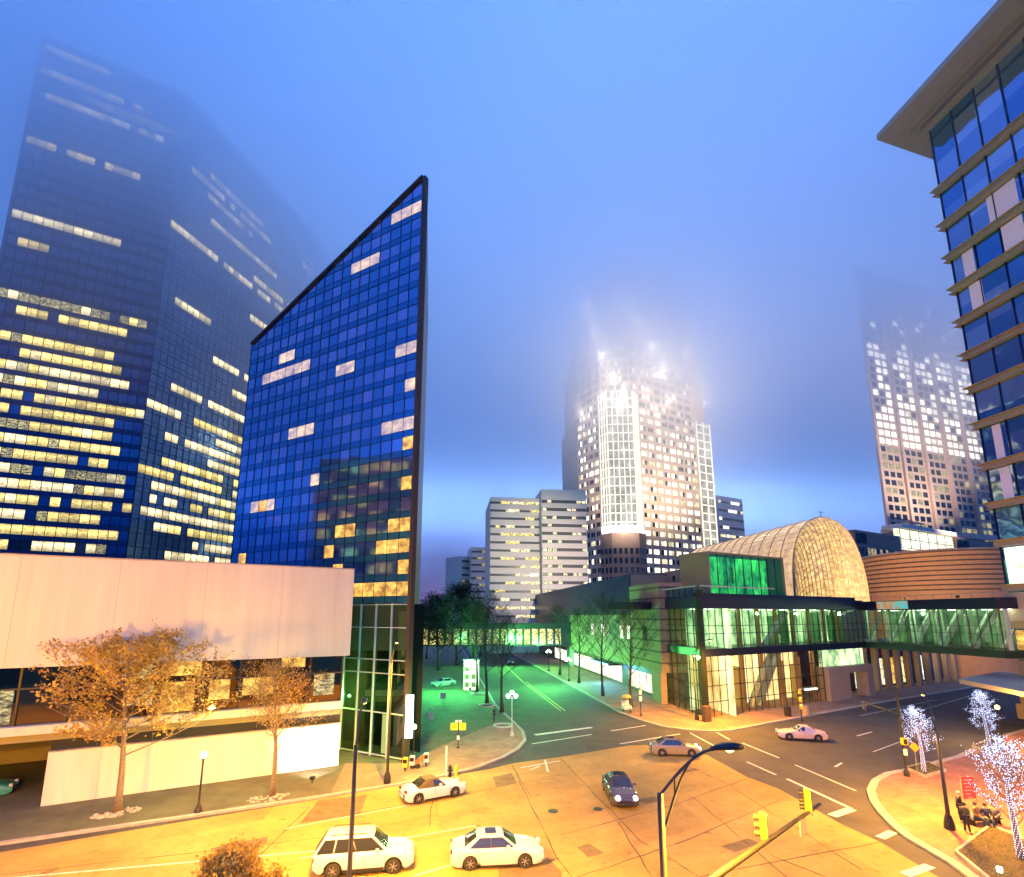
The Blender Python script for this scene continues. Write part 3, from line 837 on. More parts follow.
# ------------------------------------------------------------------ the tall stone tower in the mist
def tall_stone_tower():
    Y = 232.0
    p0 = corner_pt(645, 560, Y)
    f_ = Fr(p0, B)
    s1 = f_.hit(704, 560)[0]
    t = thing('stone_tower', 'tallest stone tower with a brightly lit glazed corner bay, its crown lost in mist', 'tower', tuple(p0))
    LD = V((math.sin(R(-32)), math.cos(R(-32)), 0))
    pb = corner_pt(603, 560, Y + 1)
    fb = Fr(pb, (p0 - pb)); bl = (p0 - pb).length
    fl_ = Fr(pb, LD); l1 = fl_.hit(580, 560)[0]
    fr_ = Fr(p0 + B * s1, B); r1 = fr_.hit(718, 560)[0]
    z1 = f_.hit(645, 408)[1]; z2 = f_.hit(645, 330)[1]; z3 = f_.hit(645, 262)[1]; z4 = 203.0; z3 = 178.0; z2 = 150.0
    zb = f_.hit(648, 533)[1]
    print('stone tower', s1, l1, r1, z1, z2, z3, z4, 'lit base', zb)
    back = B * 4 + A * 40
    foot = [p0, p0 + B * s1, p0 + B * (s1 + r1), p0 + B * (s1 + r1) + A * 38, pb + LD * l1 + A * 34, pb + LD * l1, pb]
    b = MB(); b.prism(foot, 0, z1)
    cen = sum(foot, V((0, 0, 0))) / len(foot)
    for za, zb_, k in ((z1, z2, .95), (z2, z3, .86), (z3, z4, .68)):
        b.prism([cen + (q - cen) * k for q in foot], za - .01, zb_)
    b.build('wall', M['stone'], t)
    wn = Wins(t); mu = MB(); sp = MB()
    r_ = random.Random(77)
    ph = 4.35
    # main face, left face
    def punched(f, a0, a1, nx, nz, z0, dens, off=.12, double=True, w=.30):
        pw = (a1 - a0) / nx
        for j in range(nz):
            dd = dens(j)
            for i in range(nx):
                for k in ((0, 1) if double else (0,)):
                    c = a0 + (i + (.30 + .36 * k if double else .5)) * pw; h = pw * (w / 2)
                    zz_ = z0 + j * ph + .9; q = [(c - h, zz_), (c + h, zz_), (c + h, zz_ + 2.2), (c - h, zz_ + 2.2)]
                    if r_.random() < dd: wn.add([f(a, -off, z) for a, z in q] + [f(a, -.01, z) for a, z in q], M['litw'] if r_.random() < .7 else M['lit2'])
                    else: sp.boxf(f, c - h, c + h, -off * .6, -.01, zz_, zz_ + 2.2)
    punched(f_, .3, s1 - .2, 8, int(z1 / ph), 1, lambda j: .88 if j < 18 else (.6 if j < 24 else .4))
    punched(fl_, .4, l1 - .3, 4, int(z1 / ph), 1, lambda j: .42 if j < 14 else .55)
    # upper tiers
    for za, zb_, k in ((z1, z2, .95), (z2, z3, .86), (z3, z4, .68)):
        q0 = cen + (p0 - cen) * k; f2 = Fr(q0, B)
        punched(f2, .3, s1 * k - .2, 7, int((zb_ - za) / ph), za, lambda j: .22)
        ql = cen + (pb - cen) * k; f3 = Fr(ql, LD)
        punched(f3, .3, l1 * k - .2, 3, int((zb_ - za) / ph), za, lambda j: .15)
        fbb = Fr(ql, q0 - ql)
        punched(fbb, .3, bl * k - .2, 5, int((zb_ - za) / ph), za, lambda j: .2)
    sp.build('unlit_window', M['dglass'], t, kind='stuff')
    wn.done()
    # glazed corner bay: three faces, bright from within, above a stone base
    m1 = fb(bl * .18, -4.2, 0); m2 = fb(bl * .82, -4.2, 0)
    bay = [(pb + (p0 - pb) * .02, m1), (m1, m2), (m2, p0 - (p0 - pb) * .02)]
    M['bayglass'] = lit('bay_glass', (.50, .42, .30), (1, .95, .8), .55, .25, .5, .5, 1.4, isl=.925)
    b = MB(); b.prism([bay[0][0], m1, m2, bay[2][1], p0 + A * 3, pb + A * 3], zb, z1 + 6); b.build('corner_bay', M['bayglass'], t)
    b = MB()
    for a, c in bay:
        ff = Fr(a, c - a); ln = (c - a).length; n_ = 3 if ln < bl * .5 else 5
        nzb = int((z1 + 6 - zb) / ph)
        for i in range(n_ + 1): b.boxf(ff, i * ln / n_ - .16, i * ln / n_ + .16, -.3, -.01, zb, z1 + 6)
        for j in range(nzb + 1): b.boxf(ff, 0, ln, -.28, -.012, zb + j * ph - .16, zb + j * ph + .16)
    b.build('bay_frame', emis('floodlit_white_frame', (1, .93, .72), 1.5), t)  # bars glow themselves: their bright light is put into emission
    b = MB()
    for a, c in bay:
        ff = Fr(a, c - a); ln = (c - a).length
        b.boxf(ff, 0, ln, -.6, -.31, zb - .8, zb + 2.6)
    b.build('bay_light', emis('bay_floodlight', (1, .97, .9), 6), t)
    rl_ = random.Random(6)  # bright tower points, with extra fixtureless ones added to make the mist glow
    for s_, z_, e_ in [(.5, zb + 3, 8000)] + [(-.5 + 3.2 * ((k_ * 5) % 16) / 16, z1 - 6 + 4.2 * k_, 2600 + 1400 * (k_ % 3)) for k_ in range(15)] + [(.1, z1 + 2, 3500), (.6, z1 + 5, 3500)]:
        ld = bpy.data.lights.new('tower_floodlight', 'POINT'); ld.energy = e_; ld.color = (1, .86, .62); ld.shadow_soft_size = .55
        lo_ = bpy.data.objects.new('tower_floodlight', ld); col.objects.link(lo_); lo_.location = (fb(bl * s_, -9, z_) if s_ < 1 else f_(s1 * (s_ - 1) / 1.6, -9, z_))
    # unseen spots without fixtures, added to wash the stone from below
    for q_, e_ in ((f_(s1 * .35, -62, 24), 430000), (fb(-8, -50, 24), 260000)):
        ld = bpy.data.lights.new('facade_floodlight', 'SPOT'); ld.energy = e_; ld.color = (1, .84, .60); ld.spot_size = R(75); ld.spot_blend = .8; ld.shadow_soft_size = .3
        lo_ = bpy.data.objects.new('facade_floodlight', ld); col.objects.link(lo_); lo_.location = q_
        lo_.rotation_euler = (f_(s1 * .2, 0, 115) - q_).to_track_quat('-Z', 'Y').to_euler()
    # right corner bay
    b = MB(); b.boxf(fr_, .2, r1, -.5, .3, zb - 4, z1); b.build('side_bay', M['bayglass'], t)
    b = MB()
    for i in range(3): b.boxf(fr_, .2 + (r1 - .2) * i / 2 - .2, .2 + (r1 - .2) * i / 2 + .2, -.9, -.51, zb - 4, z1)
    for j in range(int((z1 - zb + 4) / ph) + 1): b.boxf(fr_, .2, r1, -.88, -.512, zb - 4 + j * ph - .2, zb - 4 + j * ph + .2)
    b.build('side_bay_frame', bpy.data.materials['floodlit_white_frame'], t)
    # stone base under the bay
    pl = [fb(-1.2, -1, 0), m1 + fb.n * -2.5, m2 + fb.n * -2.5, fb(bl + .8, -1, 0)]
    b = MB(); b.prism(pl + [p0 + A * 2, pb + A * 2], 0, zb - .9); b.build('bay_base', M['brown_stone2'], t)
    b = MB()
    for a, c in zip(pl[:-1], pl[1:]):
        ff = Fr(a, c - a); ln = (c - a).length; n_ = 3 if ln < bl * .5 else 5
        for i in range(n_):
            for j in range(int(zb / ph) - 1):
                b.boxf(ff, (i + .22) * ln / n_, (i + .78) * ln / n_, -.1, -.01, j * ph + 1, j * ph + 3.6)
    b.build('base_window', M['dglass'], t, kind='stuff')
    return t
M['brown_stone2'] = mat('brown_pink_granite', (.30, .20, .16), .7, noise=.15, nscale=.3)
tall_stone_tower()

# misty block further off, right of the stone tower
slab_block('misty_office_block', 'faint office block in the mist right of the stone tower', 722, 560, 747, 300, 496, B, 22, 16, M['precast'], M['dglass'], [M['lit2'], M['litw']], 8, .35)

# ------------------------------------------------------------------ tower behind the bridge, far right
def right_tower():
    Y = 205.0
    p0 = corner_pt(884, 500, Y)
    f_ = Fr(p0, V((math.sin(R(70)), math.cos(R(70)), 0)))
    s1 = f_.hit(1010, 480)[0]
    za = f_.hit(884, 530)[1]; zb = f_.hit(884, 445)[1]; zt_ = f_.hit(866, 268)[1]
    print('right tower', s1, za, zb, zt_)
    t = thing('pink_stone_tower', 'pink stone tower with tall piers right of the vault, fading up into mist', 'tower', tuple(p0))
    sdv = V((math.sin(R(38.5)), math.cos(R(38.5)), 0)) * 26
    b = MB(); b.prism([p0, p0 + f_.d * s1, p0 + f_.d * s1 + sdv, p0 + sdv], 0, zt_); b.build('wall', M['stone'], t)
    b = MB(); nb = 6; pw = s1 / nb
    for i in range(nb + 1): b.boxf(f_, i * pw - .9, i * pw + .9, -1.0, -.01, 0, zb - 2)
    for i in range(nb + 1): b.boxf(f_, i * pw - .5, i * pw + .5, -.6, -.01, zb - 1.99, zt_ - 6)
    b.build('pier', M['stone2'], t, kind='stuff')
    b = MB(); b.boxf(f_, -1.5, s1, -1.6, 2, za - 1, za + .5); b.boxf(f_, -.8, s1, -1.2, 2, za + .51, za + 1.6); b.build('cornice', M['stone2'], t)
    wn = Wins(t); sp = MB(); r_ = random.Random(3); ph = 3.7
    for j in range(int(zt_ / ph)):
        z = j * ph + .7
        hi_ = z > zb
        for i in range(nb):
            for k in range(3):
                c = i * pw + 1.6 + (k + .5) * (pw - 3.2) / 3; h = (pw - 3.2) / 3 * .34
                q = [(c - h, z), (c + h, z), (c + h, z + 2.3), (c - h, z + 2.3)]
                d_ = (.72 if z < zb + 26 else .62 if z < zb + 48 else .10) if hi_ else .30
                if abs(z - zb) < 7 and z >= zb - 2: d_ = .95
                if r_.random() < d_: wn.add([f_(a, -.2, zz_) for a, zz_ in q] + [f_(a, -.01, zz_) for a, zz_ in q], M['litw'] if hi_ else M['lit3'])
                else: sp.boxf(f_, c - h, c + h, -.12, -.01, z, z + 2.3)
    sp.build('unlit_window', M['dglass'], t, kind='stuff'); wn.done()
    q_ = f_(12, -45, 30)  # unseen spot without a fixture, added to warm the pink stone
    ld = bpy.data.lights.new('facade_floodlight', 'SPOT'); ld.energy = 330000; ld.color = (1, .80, .62); ld.spot_size = R(80); ld.spot_blend = .8; ld.shadow_soft_size = .3
    lo_ = bpy.data.objects.new('facade_floodlight', ld); col.objects.link(lo_); lo_.location = q_
    lo_.rotation_euler = (f_(22, 0, 100) - q_).to_track_quat('-Z', 'Y').to_euler()
    # lower stepped block in front with lit conservatory
    p1 = corner_pt(858, 560, 165); g_ = Fr(p1, B)
    e = g_.hit(903, 560)[0]; e2 = g_.hit(956, 560)[0]; e3 = g_.hit(1012, 560)[0]; zl = g_.hit(858, 530)[1]; zl2 = g_.hit(903, 523)[1]
    t = thing('stepped_stone_block', 'lower brown stone block with fluted tops around a lit glass gallery, below the pink tower', 'building', tuple(p1))
    b = MB(); b.boxf(g_, 0, e, 0, 14, 0, zl); b.boxf(g_, e2, e3, -1, 14, 0, zl + 3.2); b.boxf(g_, e + .01, e2 - .01, 2, 14, 0, zl2 - 3.5); b.build('wall', M['brown_stone2'], t)
    b = MB()
    for i in range(7): b.boxf(g_, .6 + i * .95, 1.0 + i * .95, -.25, -.01, zl - 4.5, zl - 1)
    for i in range(9): b.boxf(g_, e2 + 1 + i * 1.2, e2 + 1.5 + i * 1.2, -1.3, -1.01, zl - 1.6, zl + 2)
    b.build('fluting', M['dglass'], t)
    wn = Wins(t)
    for a0_, a1_, tt in ((.8, e - .5, 0), (e2 + .8, e3 - 1, -1)):
        n_ = int((a1_ - a0_) / 2)
        for i in range(n_):
            for j in range(4):
                z = zl - 8.2 - j * 4
                q = [(a0_ + i * 2 + .3, z), (a0_ + i * 2 + 1.5, z), (a0_ + i * 2 + 1.5, z + 2.4), (a0_ + i * 2 + .3, z + 2.4)]
                wn.add([g_(a, tt - .12, zz_) for a, zz_ in q] + [g_(a, tt - .01, zz_) for a, zz_ in q], M['lit3'] if r_.random() < .5 else M['dglass'])
    wn.done()
    b = MB(); b.boxf(g_, e + .2, e2 - .2, 0, 1.9, zl2 - 9.5, zl2 - 2.2); b.build('glass_gallery', lit('gallery_glass', (.75, .75, .45), (1, 1, .8), 1.5, .5, 1, .6, 1.3, isl=.925), t)
    b = MB()
    for i in range(7): s_ = e + .2 + (e2 - e - .4) * i / 6; b.boxf(g_, s_ - .12, s_ + .12, -.15, -.01, zl2 - 9.5, zl2 - 2.2)
    for z in (zl2 - 9.4, zl2 - 6, zl2 - 2.3): b.boxf(g_, e + .2, e2 - .2, -.14, -.012, z - .1, z + .1)
    b.build('gallery_frame', M['grey'], t)
    b = MB(); b.boxf(g_, e - .6, e2 + .3, -1.4, 5, zl2 - 2.19, zl2 - .6); b.build('gallery_roof', M['precast'], t)
M['stone2'] = mat('pale_pink_granite', (.60, .43, .36), .7, noise=.1, nscale=.3)
right_tower()
# corner stone annex below the tall tower (pink, in front of the dome)

# ------------------------------------------------------------------ concert hall: banded brick flank along the street
C0 = G(707, 719)
fa = Fr(G(668, 705), A)          # flank along the street
fB = Fr(C0, B)                   # glass front
fC = Fr(C0, A)                   # short glass return
sB = fB.hit(869, 690)[0]
t = thing('brick_flank', 'tan banded brick hall flanking the green lit street, dark roof band and lit shop windows', 'building', tuple(fa.P))
s_dark = fa.hit(633, 600)[0]; s_far = fa.hit(537, 600)[0]
s_ramp = fa.hit(640, 640)[0]
M['band'] = mat('tan_brick', (.36, .25, .15), .8, noise=.12, nscale=.8, bump=.2, bscale=12)
M['band2'] = mat('dark_brick_course', (.13, .09, .06), .8)
print('flank', s_dark, s_far, 'sB', sB)
b = MB(); b.boxf(fa, 0, s_dark, -.6, 6, 4.4, 17.3); b.boxf(fa, .0, 3.2, -.9, .0, .13, 4.39); b.build('wall', M['band'], t)
b = MB()
for k in range(8): b.boxf(fa, -.05, s_dark + .03, -.66, 6.02, 5.6 + k * 1.55, 5.85 + k * 1.55)
for k in range(8): b.boxf(Fr(fa.P, B), 0, 1, -.1, -.1, 5.6, 5.7) if False else None
b.build('brick_course', M['band2'], t)
b = MB(); b.boxf(fa, s_dark + .02, s_far, -.3, 24, 4.4, 19.4); b.build('dark_wing', M['band'], t)
b = MB(); b.boxf(fa, s_dark + .03, s_far + .02, -.5, 24.2, 12.6, 19.5); b.build('roof_band', M['navy'], t)
b = MB(); b.boxf(fa, 3.3, s_far, .6, 20, .1, 4.39); b.build('shop_wall', M['brown_stone'], t)
wn = Wins(t, 'shop_window')
shop = lit('lit_shop', (.75, .75, .45), (1, 1, .9), 1.5, .8, 1, .5, 1.4)
i = 0; s = 4.0
while s < s_far * .75:
    if not (16 < s < 19):
        wn.add([fa(s, .5, .6), fa(s + 1.2, .5, .6), fa(s + 1.2, .5, 3.4), fa(s, .5, 3.4), fa(s, .59, .6), fa(s + 1.2, .59, .6), fa(s + 1.2, .59, 3.4), fa(s, .59, 3.4)], shop)
    s += 1.6
wn.done()
wn = Wins(t)
for s in (5, 12, 15.5, 26, 33):
    for z in (8.6,):
        wn.add([fa(s, -.72, z), fa(s + 1.3, -.72, z), fa(s + 1.3, -.72, z + 2.2), fa(s, -.72, z + 2.2), fa(s, -.61, z), fa(s + 1.3, -.61, z), fa(s + 1.3, -.61, z + 2.2), fa(s, -.61, z + 2.2)], shop if s > 6 else M['dglass'])
wn.done()
b = MB(); b.boxf(fa, 18, 30, -2.6, -.55, 3.7, 4.0); b.build('shop_canopy', M['dark'], t)
b = MB(); b.boxf(fa, 18.2, 29.8, -2.66, -2.61, 3.75, 3.95); b.build('canopy_light', emis('blue_canopy_light', (.2, .5, 1), 3), t)

# sloping brown roof slab behind it
t = thing('roof_hall', 'brown stone roof block with small square openings, rising behind the tan brick flank', 'building', tuple(fa(0, 5, 0)))
f5 = Fr(fa(0, 5, 0), A)
e0 = f5.hit(709, 570)[0]
b = MB(); b.boxf(f5, 1.0, 22, 1.1, 7, 17.31, 19.9); b.build('wall', M['tan'], t)
b = MB()
for s in (3.5, 8.2, 14.0): b.boxf(f5, s, s + .9, 1.05, 1.095, 18.2, 19.0)
b.build('opening', M['black'], t)

# ------------------------------------------------------------------ glass concert hall foyer
t = thing('glass_foyer', 'two storey glass foyer lit green above and yellow below, on the street corner', 'building', tuple(C0))
zr0, zr1, zb0, zb1 = 13.4, 14.9, 7.4, 8.35
sC = fC.hit(669, 704)[0]
print('sC', sC)
floors = MB()
n3 = 7.5
b = MB()
def skew(b_, f_, s0, s1, t0, dep, z0, z1):
    p, q = f_(s0, t0, 0), f_(s1, t0, 0); b_.prism([p, q, q + A * dep, p + A * dep], z0, z1)
skew(b, fB, -.35, sB + .2, -.5, 11.2, zr0, zr1)
skew(b, fB, -.3, sB + .2, -.35, 10.2, zb0, zb1)
b.build('floor_band', M['navy'], t)
glow_hi = lit('green_foyer_light', (.16, .45, .18), (.85, 1, .50), 1.7, .5, .35, .25, 1.35, .12, isl=.925)
glow_lo = lit('yellow_foyer_light', (1.0, .62, .18), (1, .90, .50), 2.0, .35, .5, .4, 1.35, .15, isl=.925)
b = MB(); b.boxf(fB, 2.6, sB - .3, 4.5, 4.8, zb1 + .01, zr0 - .01); b.build('upper_back_wall', glow_hi, t)
sP = fB.hit(825, 690)[0]
b = MB(); b.boxf(fB, 2.6, sP, 4.5, 4.8, .14, zb0 - .01); b.build('lower_back_wall', glow_lo, t)
# columns, stairs and panels inside
b = MB()
for s in [1.6 + k * 4.1 for k in range(int(sB / 4.1))]:
    b.lathe(fB(s, 1.9, 0), [(.34, .14), (.34, zb0)], 14)
    b.lathe(fB(s, 1.9, 0), [(.30, zb1), (.30, zr0)], 14)
b.build('column', mat('orange_column', (.5, .3, .12), .6), t)
b = MB(); r_ = random.Random(21)
for k in range(13):
    s = 2.8 + r_.random() * (sB - 4); w_ = .25 + r_.random() * .8; z0_ = zb1 + .1 + (r_.random() < .4) * r_.random() * 2
    b.boxf(fB, s, s + w_, 2.6 + r_.random() * 1.5, 4.2, z0_, zr0 - r_.random() * 1.2)
b.build('upper_partition', mat('green_partition', (.16, .42, .22), .6), t)
b = MB()
for k in range(4):
    s = 2.8 + r_.random() * (sP - 2); w_ = .4 + r_.random() * .9
    b.boxf(fB, s, s + w_, 2.6 + r_.random() * 1.5, 4.2, .14, zb0 - .3 - r_.random() * 2)
b.build('lower_partition', mat('ochre_partition', (.60, .42, .15), .6), t)
b = MB()
for s0_, z0_, z1_ in ((10, .4, zb0), (11.5, .4, zb0), (14, zb1, zr0 - .5)):
    b.bar(fB(s0_, 1.2, z0_), fB(s0_ + 5.5, 1.2, z1_), .9, .35)
b.build('staircase', M['steel'], t)
b = MB()
for k in range(12): b.boxf(fB, 1 + k * 2.7, 2.4 + k * 2.7, 2, 2.5, zr0 - .12, zr0 - .05); b.boxf(fB, 1 + k * 2.7, 2.4 + k * 2.7, 2, 2.5, zb0 - .12, zb0 - .05)
b.build('ceiling_light', emis('foyer_lamp', (.95, 1, .75), 9), t)
# glass and mullions
CG = clear_glass('foyer_glass', (.78, .92, .84), .14)
b = MB(); b.boxf(fB, 0, sB, 0, .03, zb1 + .01, zr0 - .01); b.build('upper_glass', CG, t)
b = MB(); b.boxf(fB, 0, sP, 0, .03, .14, zb0 - .01); b.build('lower_glass', clear_glass('lower_foyer_glass', (.96, .93, .84), .10), t)
b = MB(); b.boxf(fC, .04, sC, 0, .03, .14, zb0 - .01); b.boxf(fC, .04, sC, 0, .03, zb1 + .01, zr1 + 1.2); b.build('side_glass', CG, t)
mu = MB(); nx = 28
for i in range(nx + 1):
    s = sB * i / nx
    mu.boxf(fB, s - .03, s + .03, -.08, -.005, zb1 + .01, zr0 - .01)
    if s <= sP: mu.boxf(fB, s - .03, s + .03, -.08, -.005, .14, zb0 - .01)
for z in (10.2, 11.2): mu.boxf(fB, 0, sB, -.1, -.006, z - .04, z + .04)
for z in (1.9, 3.8, 5.6): mu.boxf(fB, 0, sP, -.1, -.006, z - .04, z + .04)
for i in range(7):
    s = .1 + (sC - .1) * i / 6
    mu.boxf(fC, s - .05, s + .05, -.12, -.005, .14, zb0 - .01); mu.boxf(fC, s - .05, s + .05, -.12, -.005, zb1 + .01, zr1 + 1.2)
for z in (1.9, 3.8, 5.6, 10.2, 11.2): mu.boxf(fC, .1, sC, -.1, -.006, z - .04, z + .04)
mu.boxf(fB, -.28, .2, -.3, .3, .14, zr1 + .8)
mu.build('mullions', M['dark'], t)
b = MB(); b.boxf(fC, .5, sC - .2, 4.0, 4.2, .14, zb0); b.build('side_back_wall', glow_lo, t)
b = MB(); b.boxf(fC, .5, sC - .2, 4.0, 4.2, zb1, zr0); b.build('side_upper_back_wall', glow_hi, t)
# thin canopy rail above the roof
b = MB(); b.boxf(fB, -.3, fB.hit(770, 583)[0], -.6, -.45, zr1 + 1.25, zr1 + 1.4); b.boxf(fC, 0, sC, -.5, -.4, zr1 + 1.25, zr1 + 1.4); b.build('roof_rail', M['steel'], t)
b = MB(); b.boxf(fB, -.3, sB, .5, .6, zr1 + .01, zr1 + .5); b.build('parapet', M['navy'], t)
# entrance portals right of the glass
b = MB()
sQ = fB.hit(843, 690)[0]
b.boxf(fB, sP + .05, sQ + .8, -.8, 1, .13, 4.9); b.boxf(fB, sQ + .81, sB - 1.5, -.8, 1, 3.9, 4.9); b.boxf(fB, sB - 1.49, sB + .3, -.8, 1, .13, 4.9)
b.build('portal', M['tan'], t)
b = MB(); b.boxf(fB, sQ + .82, sB - 1.5, 3.5, 3.7, .13, 3.9); b.build('portal_back', glow_lo, t)
b = MB(); b.boxf(fB, sP, sB, .3, .5, 4.91, zb0 - .02); b.build('portal_glass', glow_hi, t)
sgn = MB(); sp_ = fB.hit(812, 690)[0]
sgn.boxf(fB, sp_ - 2.2, sp_ + .6, -.5, -.2, 2.0, 2.2); sgn.build('sign_panel', emis('white_sign', (.9, 1, .95), 2), t)

# green glass box on the roof
f6 = Fr(fB(0, 3.5, 0), B)
g0 = f6.hit(709, 580)[0]; g1 = f6.hit(783, 580)[0]
t = thing('roof_lantern', 'green lit glass box standing on the foyer roof in front of the vault', 'glass box', tuple(f6((g0 + g1) / 2, 0, zr1)))
z6 = f6.hit(709, 553)[1]; z7 = f6.hit(783, 558)[1]; z6 = (z6 + z7) / 2
print('lantern', g0, g1, z6)
b = MB(); b.boxf(f6, g0 + .3, g1 - .3, 2.5, 2.7, zr1, z6 - .2); b.build('back_wall', lit('green_lantern_light', (.0, .22, .10), (.08, .9, .15), 1.5, .45, .6, .3, 1.4, isl=.925), t)
b = MB(); b.boxf(f6, g0, g1, 0, .03, zr1, z6 - .2); b.build('glass', CG, t)
b = MB(); b.boxf(f6, g0 - .2, g1 + .2, -.2, 5, z6 - .19, z6 + .1); b.boxf(f6, g0 - .2, g0 + .1, -.2, 5, zr1, z6 - .2); b.boxf(f6, g1 - .1, g1 + .2, -.2, 5, zr1, z6 - .2)
b.build('frame', M['olive'], t)
mu = MB()
for i in range(1, 9): s = g0 + (g1 - g0) * i / 9; mu.boxf(f6, s - .04, s + .04, -.1, -.005, zr1, z6 - .2)
mu.build('mullions', M['dark'], t)

# ------------------------------------------------------------------ glazed barrel vault behind the foyer
VY = 96.0
va = corner_pt(794, 590, VY); vb = corner_pt(864, 590, VY)
fv = Fr(va, vb - va); vw = (vb - va).length
zbase = 14.0
ztopv = AT(818, 521, VY + 4).z
print('vault', va, vb, vw, ztopv)
t = thing('glass_vault', 'great glazed barrel vault lit orange from inside with a round ribbed end', 'vault', tuple(va))
nu, nv, nend = 26, 30, 17
LA = 46.0
def vsec(u, back, sc_=1.0):
    """u 0..1 across, pointed arch"""
    a = PI * u
    cx_ = vw * .5 * (1 - math.cos(a) * 1.0)
    h = (ztopv - zbase) * (math.sin(a) ** .62)
    return cx_, h
grid = []
for k in range(nend + 1):              # rounded front
    f_ = k / nend
    e_ = math.sin(f_ * PI / 2)
    row = []
    for i in range(nv + 1):
        cx_, h = vsec(i / nv, 0)
        bulge = (1 - f_) * 6.5 * math.sin(PI * i / nv)
        x_ = vw * .5 + (cx_ - vw * .5) * (.80 + .20 * e_) * 1.0
        row.append(fv(x_, -0.0 + (f_ * 5.0), zbase + h * (.90 * e_ + .10 * e_ ** 3 if False else e_)))
    grid.append(row)
# front: bands rise from the ground to the crown
front = []
for k in range(nend + 1):
    f_ = k / nend
    row = []
    for i in range(nv + 1):
        a = i / nv
        x_ = vw * a
        cx_, h = vsec(a, 0)
        y_ = -5.5 * math.sin(PI * a) * (1 - f_) ** .8 * .9
        row.append(fv(vw * .5 + (x_ - vw * .5) * (1 - f_ * .0), y_ , zbase + h * math.sin(f_ * PI / 2)))
    front.append(row)
barrel = []
nb_ = 12
for k in range(nb_ + 1):
    row = []
    for i in range(nv + 1):
        cx_, h = vsec(i / nv, 0)
        p = fv(cx_, 0, zbase + h) + A * (LA * k / nb_)
        row.append(p)
    barrel.append(row)
front2 = []
for k in range(nend + 1):
    f_ = k / nend; row = []
    for i in range(nv + 1):
        cx_, h = vsec(i / nv, 0)
        y_ = -5.0 * math.sin(PI * i / nv) * math.cos(f_ * PI / 2)
        row.append(fv(cx_, y_, zbase + h * math.sin(f_ * PI / 2) ** .9))
    front2.append(row)
def skin(rows, name, m):
    b = MB(); n_ = len(rows[0])
    vs = [p for r__ in rows for p in r__]
    fs = [(k * n_ + i, k * n_ + i + 1, (k + 1) * n_ + i + 1, (k + 1) * n_ + i) for k in range(len(rows) - 1) for i in range(n_ - 1)]
    b.add(vs, fs); return b.build(name, m, t, smooth=True)
vg1 = lit('vault_glass_front', (.78, .34, .08), (1, .72, .22), 1.25, 1.2, 1, .45, 1.35, .18, isl=.925)
vg2 = lit('vault_glass_side', (.78, .42, .22), (1, .68, .32), 1.0, .8, .8, .5, 1.25, .3, isl=.925)
skin(front2, 'front_glass', vg1); skin(barrel, 'barrel_glass', vg2)
def ribs(rows, name, m, ea, eb, r1_, r2_):
    b = MB()
    for k in range(0, len(rows), ea): b.tube(rows[k], r1_, 5)
    for i in range(0, len(rows[0]), eb): b.tube([r__[i] for r__ in rows], r2_, 5)
    b.build(name, m, t)
M['rib'] = mat('vault_rib', (.55, .36, .20), .5, metal=.2)
ribs(front2, 'front_ribs', M['rib'], 1, 1, .05, .07); ribs(barrel, 'barrel_ribs', M['rib'], 1, 1, .14, .04)
b = MB(); q = barrel[0][nv // 2]; b.tube([q, q + V((0, 0, 1.0))], .06, 6); b.bar(q + V((-.5, 0, 1.1)), q + V((.5, 0, .9)), .1, .1); b.build('finial', M['dark'], t)
b = MB(); b.boxf(fB, fB.hit(700, 600)[0], sB + 6, 12.1, 18, zr0, zr1 - .4); b.build('vault_base', M['navy'], t)

# curved brick drum right of the vault
DY = 98.0
dc = corner_pt(938, 590, DY + 16); rr = (corner_pt(999, 590, DY + 16) - dc).length * 1.02
zd0 = AT(938, 592, DY).z; zd1 = AT(938, 547, DY).z
print('drum', dc, rr, zd0, zd1)
t = thing('brick_drum', 'curved orange banded brick drum above the glass footbridge', 'building', (dc.x, dc.y, 0))
b = MB(); b.lathe(dc, [(rr, 0), (rr, zd1), (rr * .97, zd1 + .3)], 48); b.build('wall', mat('orange_brick', (.60, .30, .14), .8, noise=.1, nscale=1), t)
b = MB()
for k in range(9): z = zd0 + (zd1 - zd0) * (k + .6) / 9; b.lathe(dc, [(rr, z), (rr + .12, z), (rr + .12, z + .28), (rr, z + .28)], 48)
b.build('brick_course', M['band2'], t)

FL = []
# ------------------------------------------------------------------ glass footbridge over the cross street
P9 = fB(sB, 0, 0)
f9 = Fr(P9, -A); f9.n = -abs(1) * V((f9.d.y, -f9.d.x, 0)) if False else f9.n
e9 = f9.hit(1004, 640)[0]
print('bridge', P9, e9)
t = thing('glass_footbridge', 'green lit glass footbridge with white diagonal trusses crossing the street to the right', 'footbridge', tuple(P9))
zf0, zf1, zc0, zc1 = 7.4, 8.35, 13.3, 14.7
b = MB(); b.boxf(f9, .3, e9, -.2, 5.2, zf0, zf1); b.build('deck', mat('dark_green_steel', (.015, .05, .035), .4, metal=.3), t)
b = MB(); b.boxf(f9, .3, e9, -.3, 5.3, zc0, zc1); b.build('roof', M['navy'], t)
b = MB(); b.boxf(f9, .3, e9, 5.0, 5.1, zf1 + .01, zc0 - .01); b.build('back_glass', glow_hi2 if 'glow_hi2' in globals() else lit('green_bridge_light', (.02, .10, .04), (.35, .62, .22), .45, .5, .4, .25, 1.3, .12, isl=.925), t)
b = MB(); b.boxf(f9, .3, e9, 0, .03, zf1 + .01, zc0 - .01); b.build('glass', CG, t)
b = MB(); n_ = 5; pw = (e9 - .3) / n_
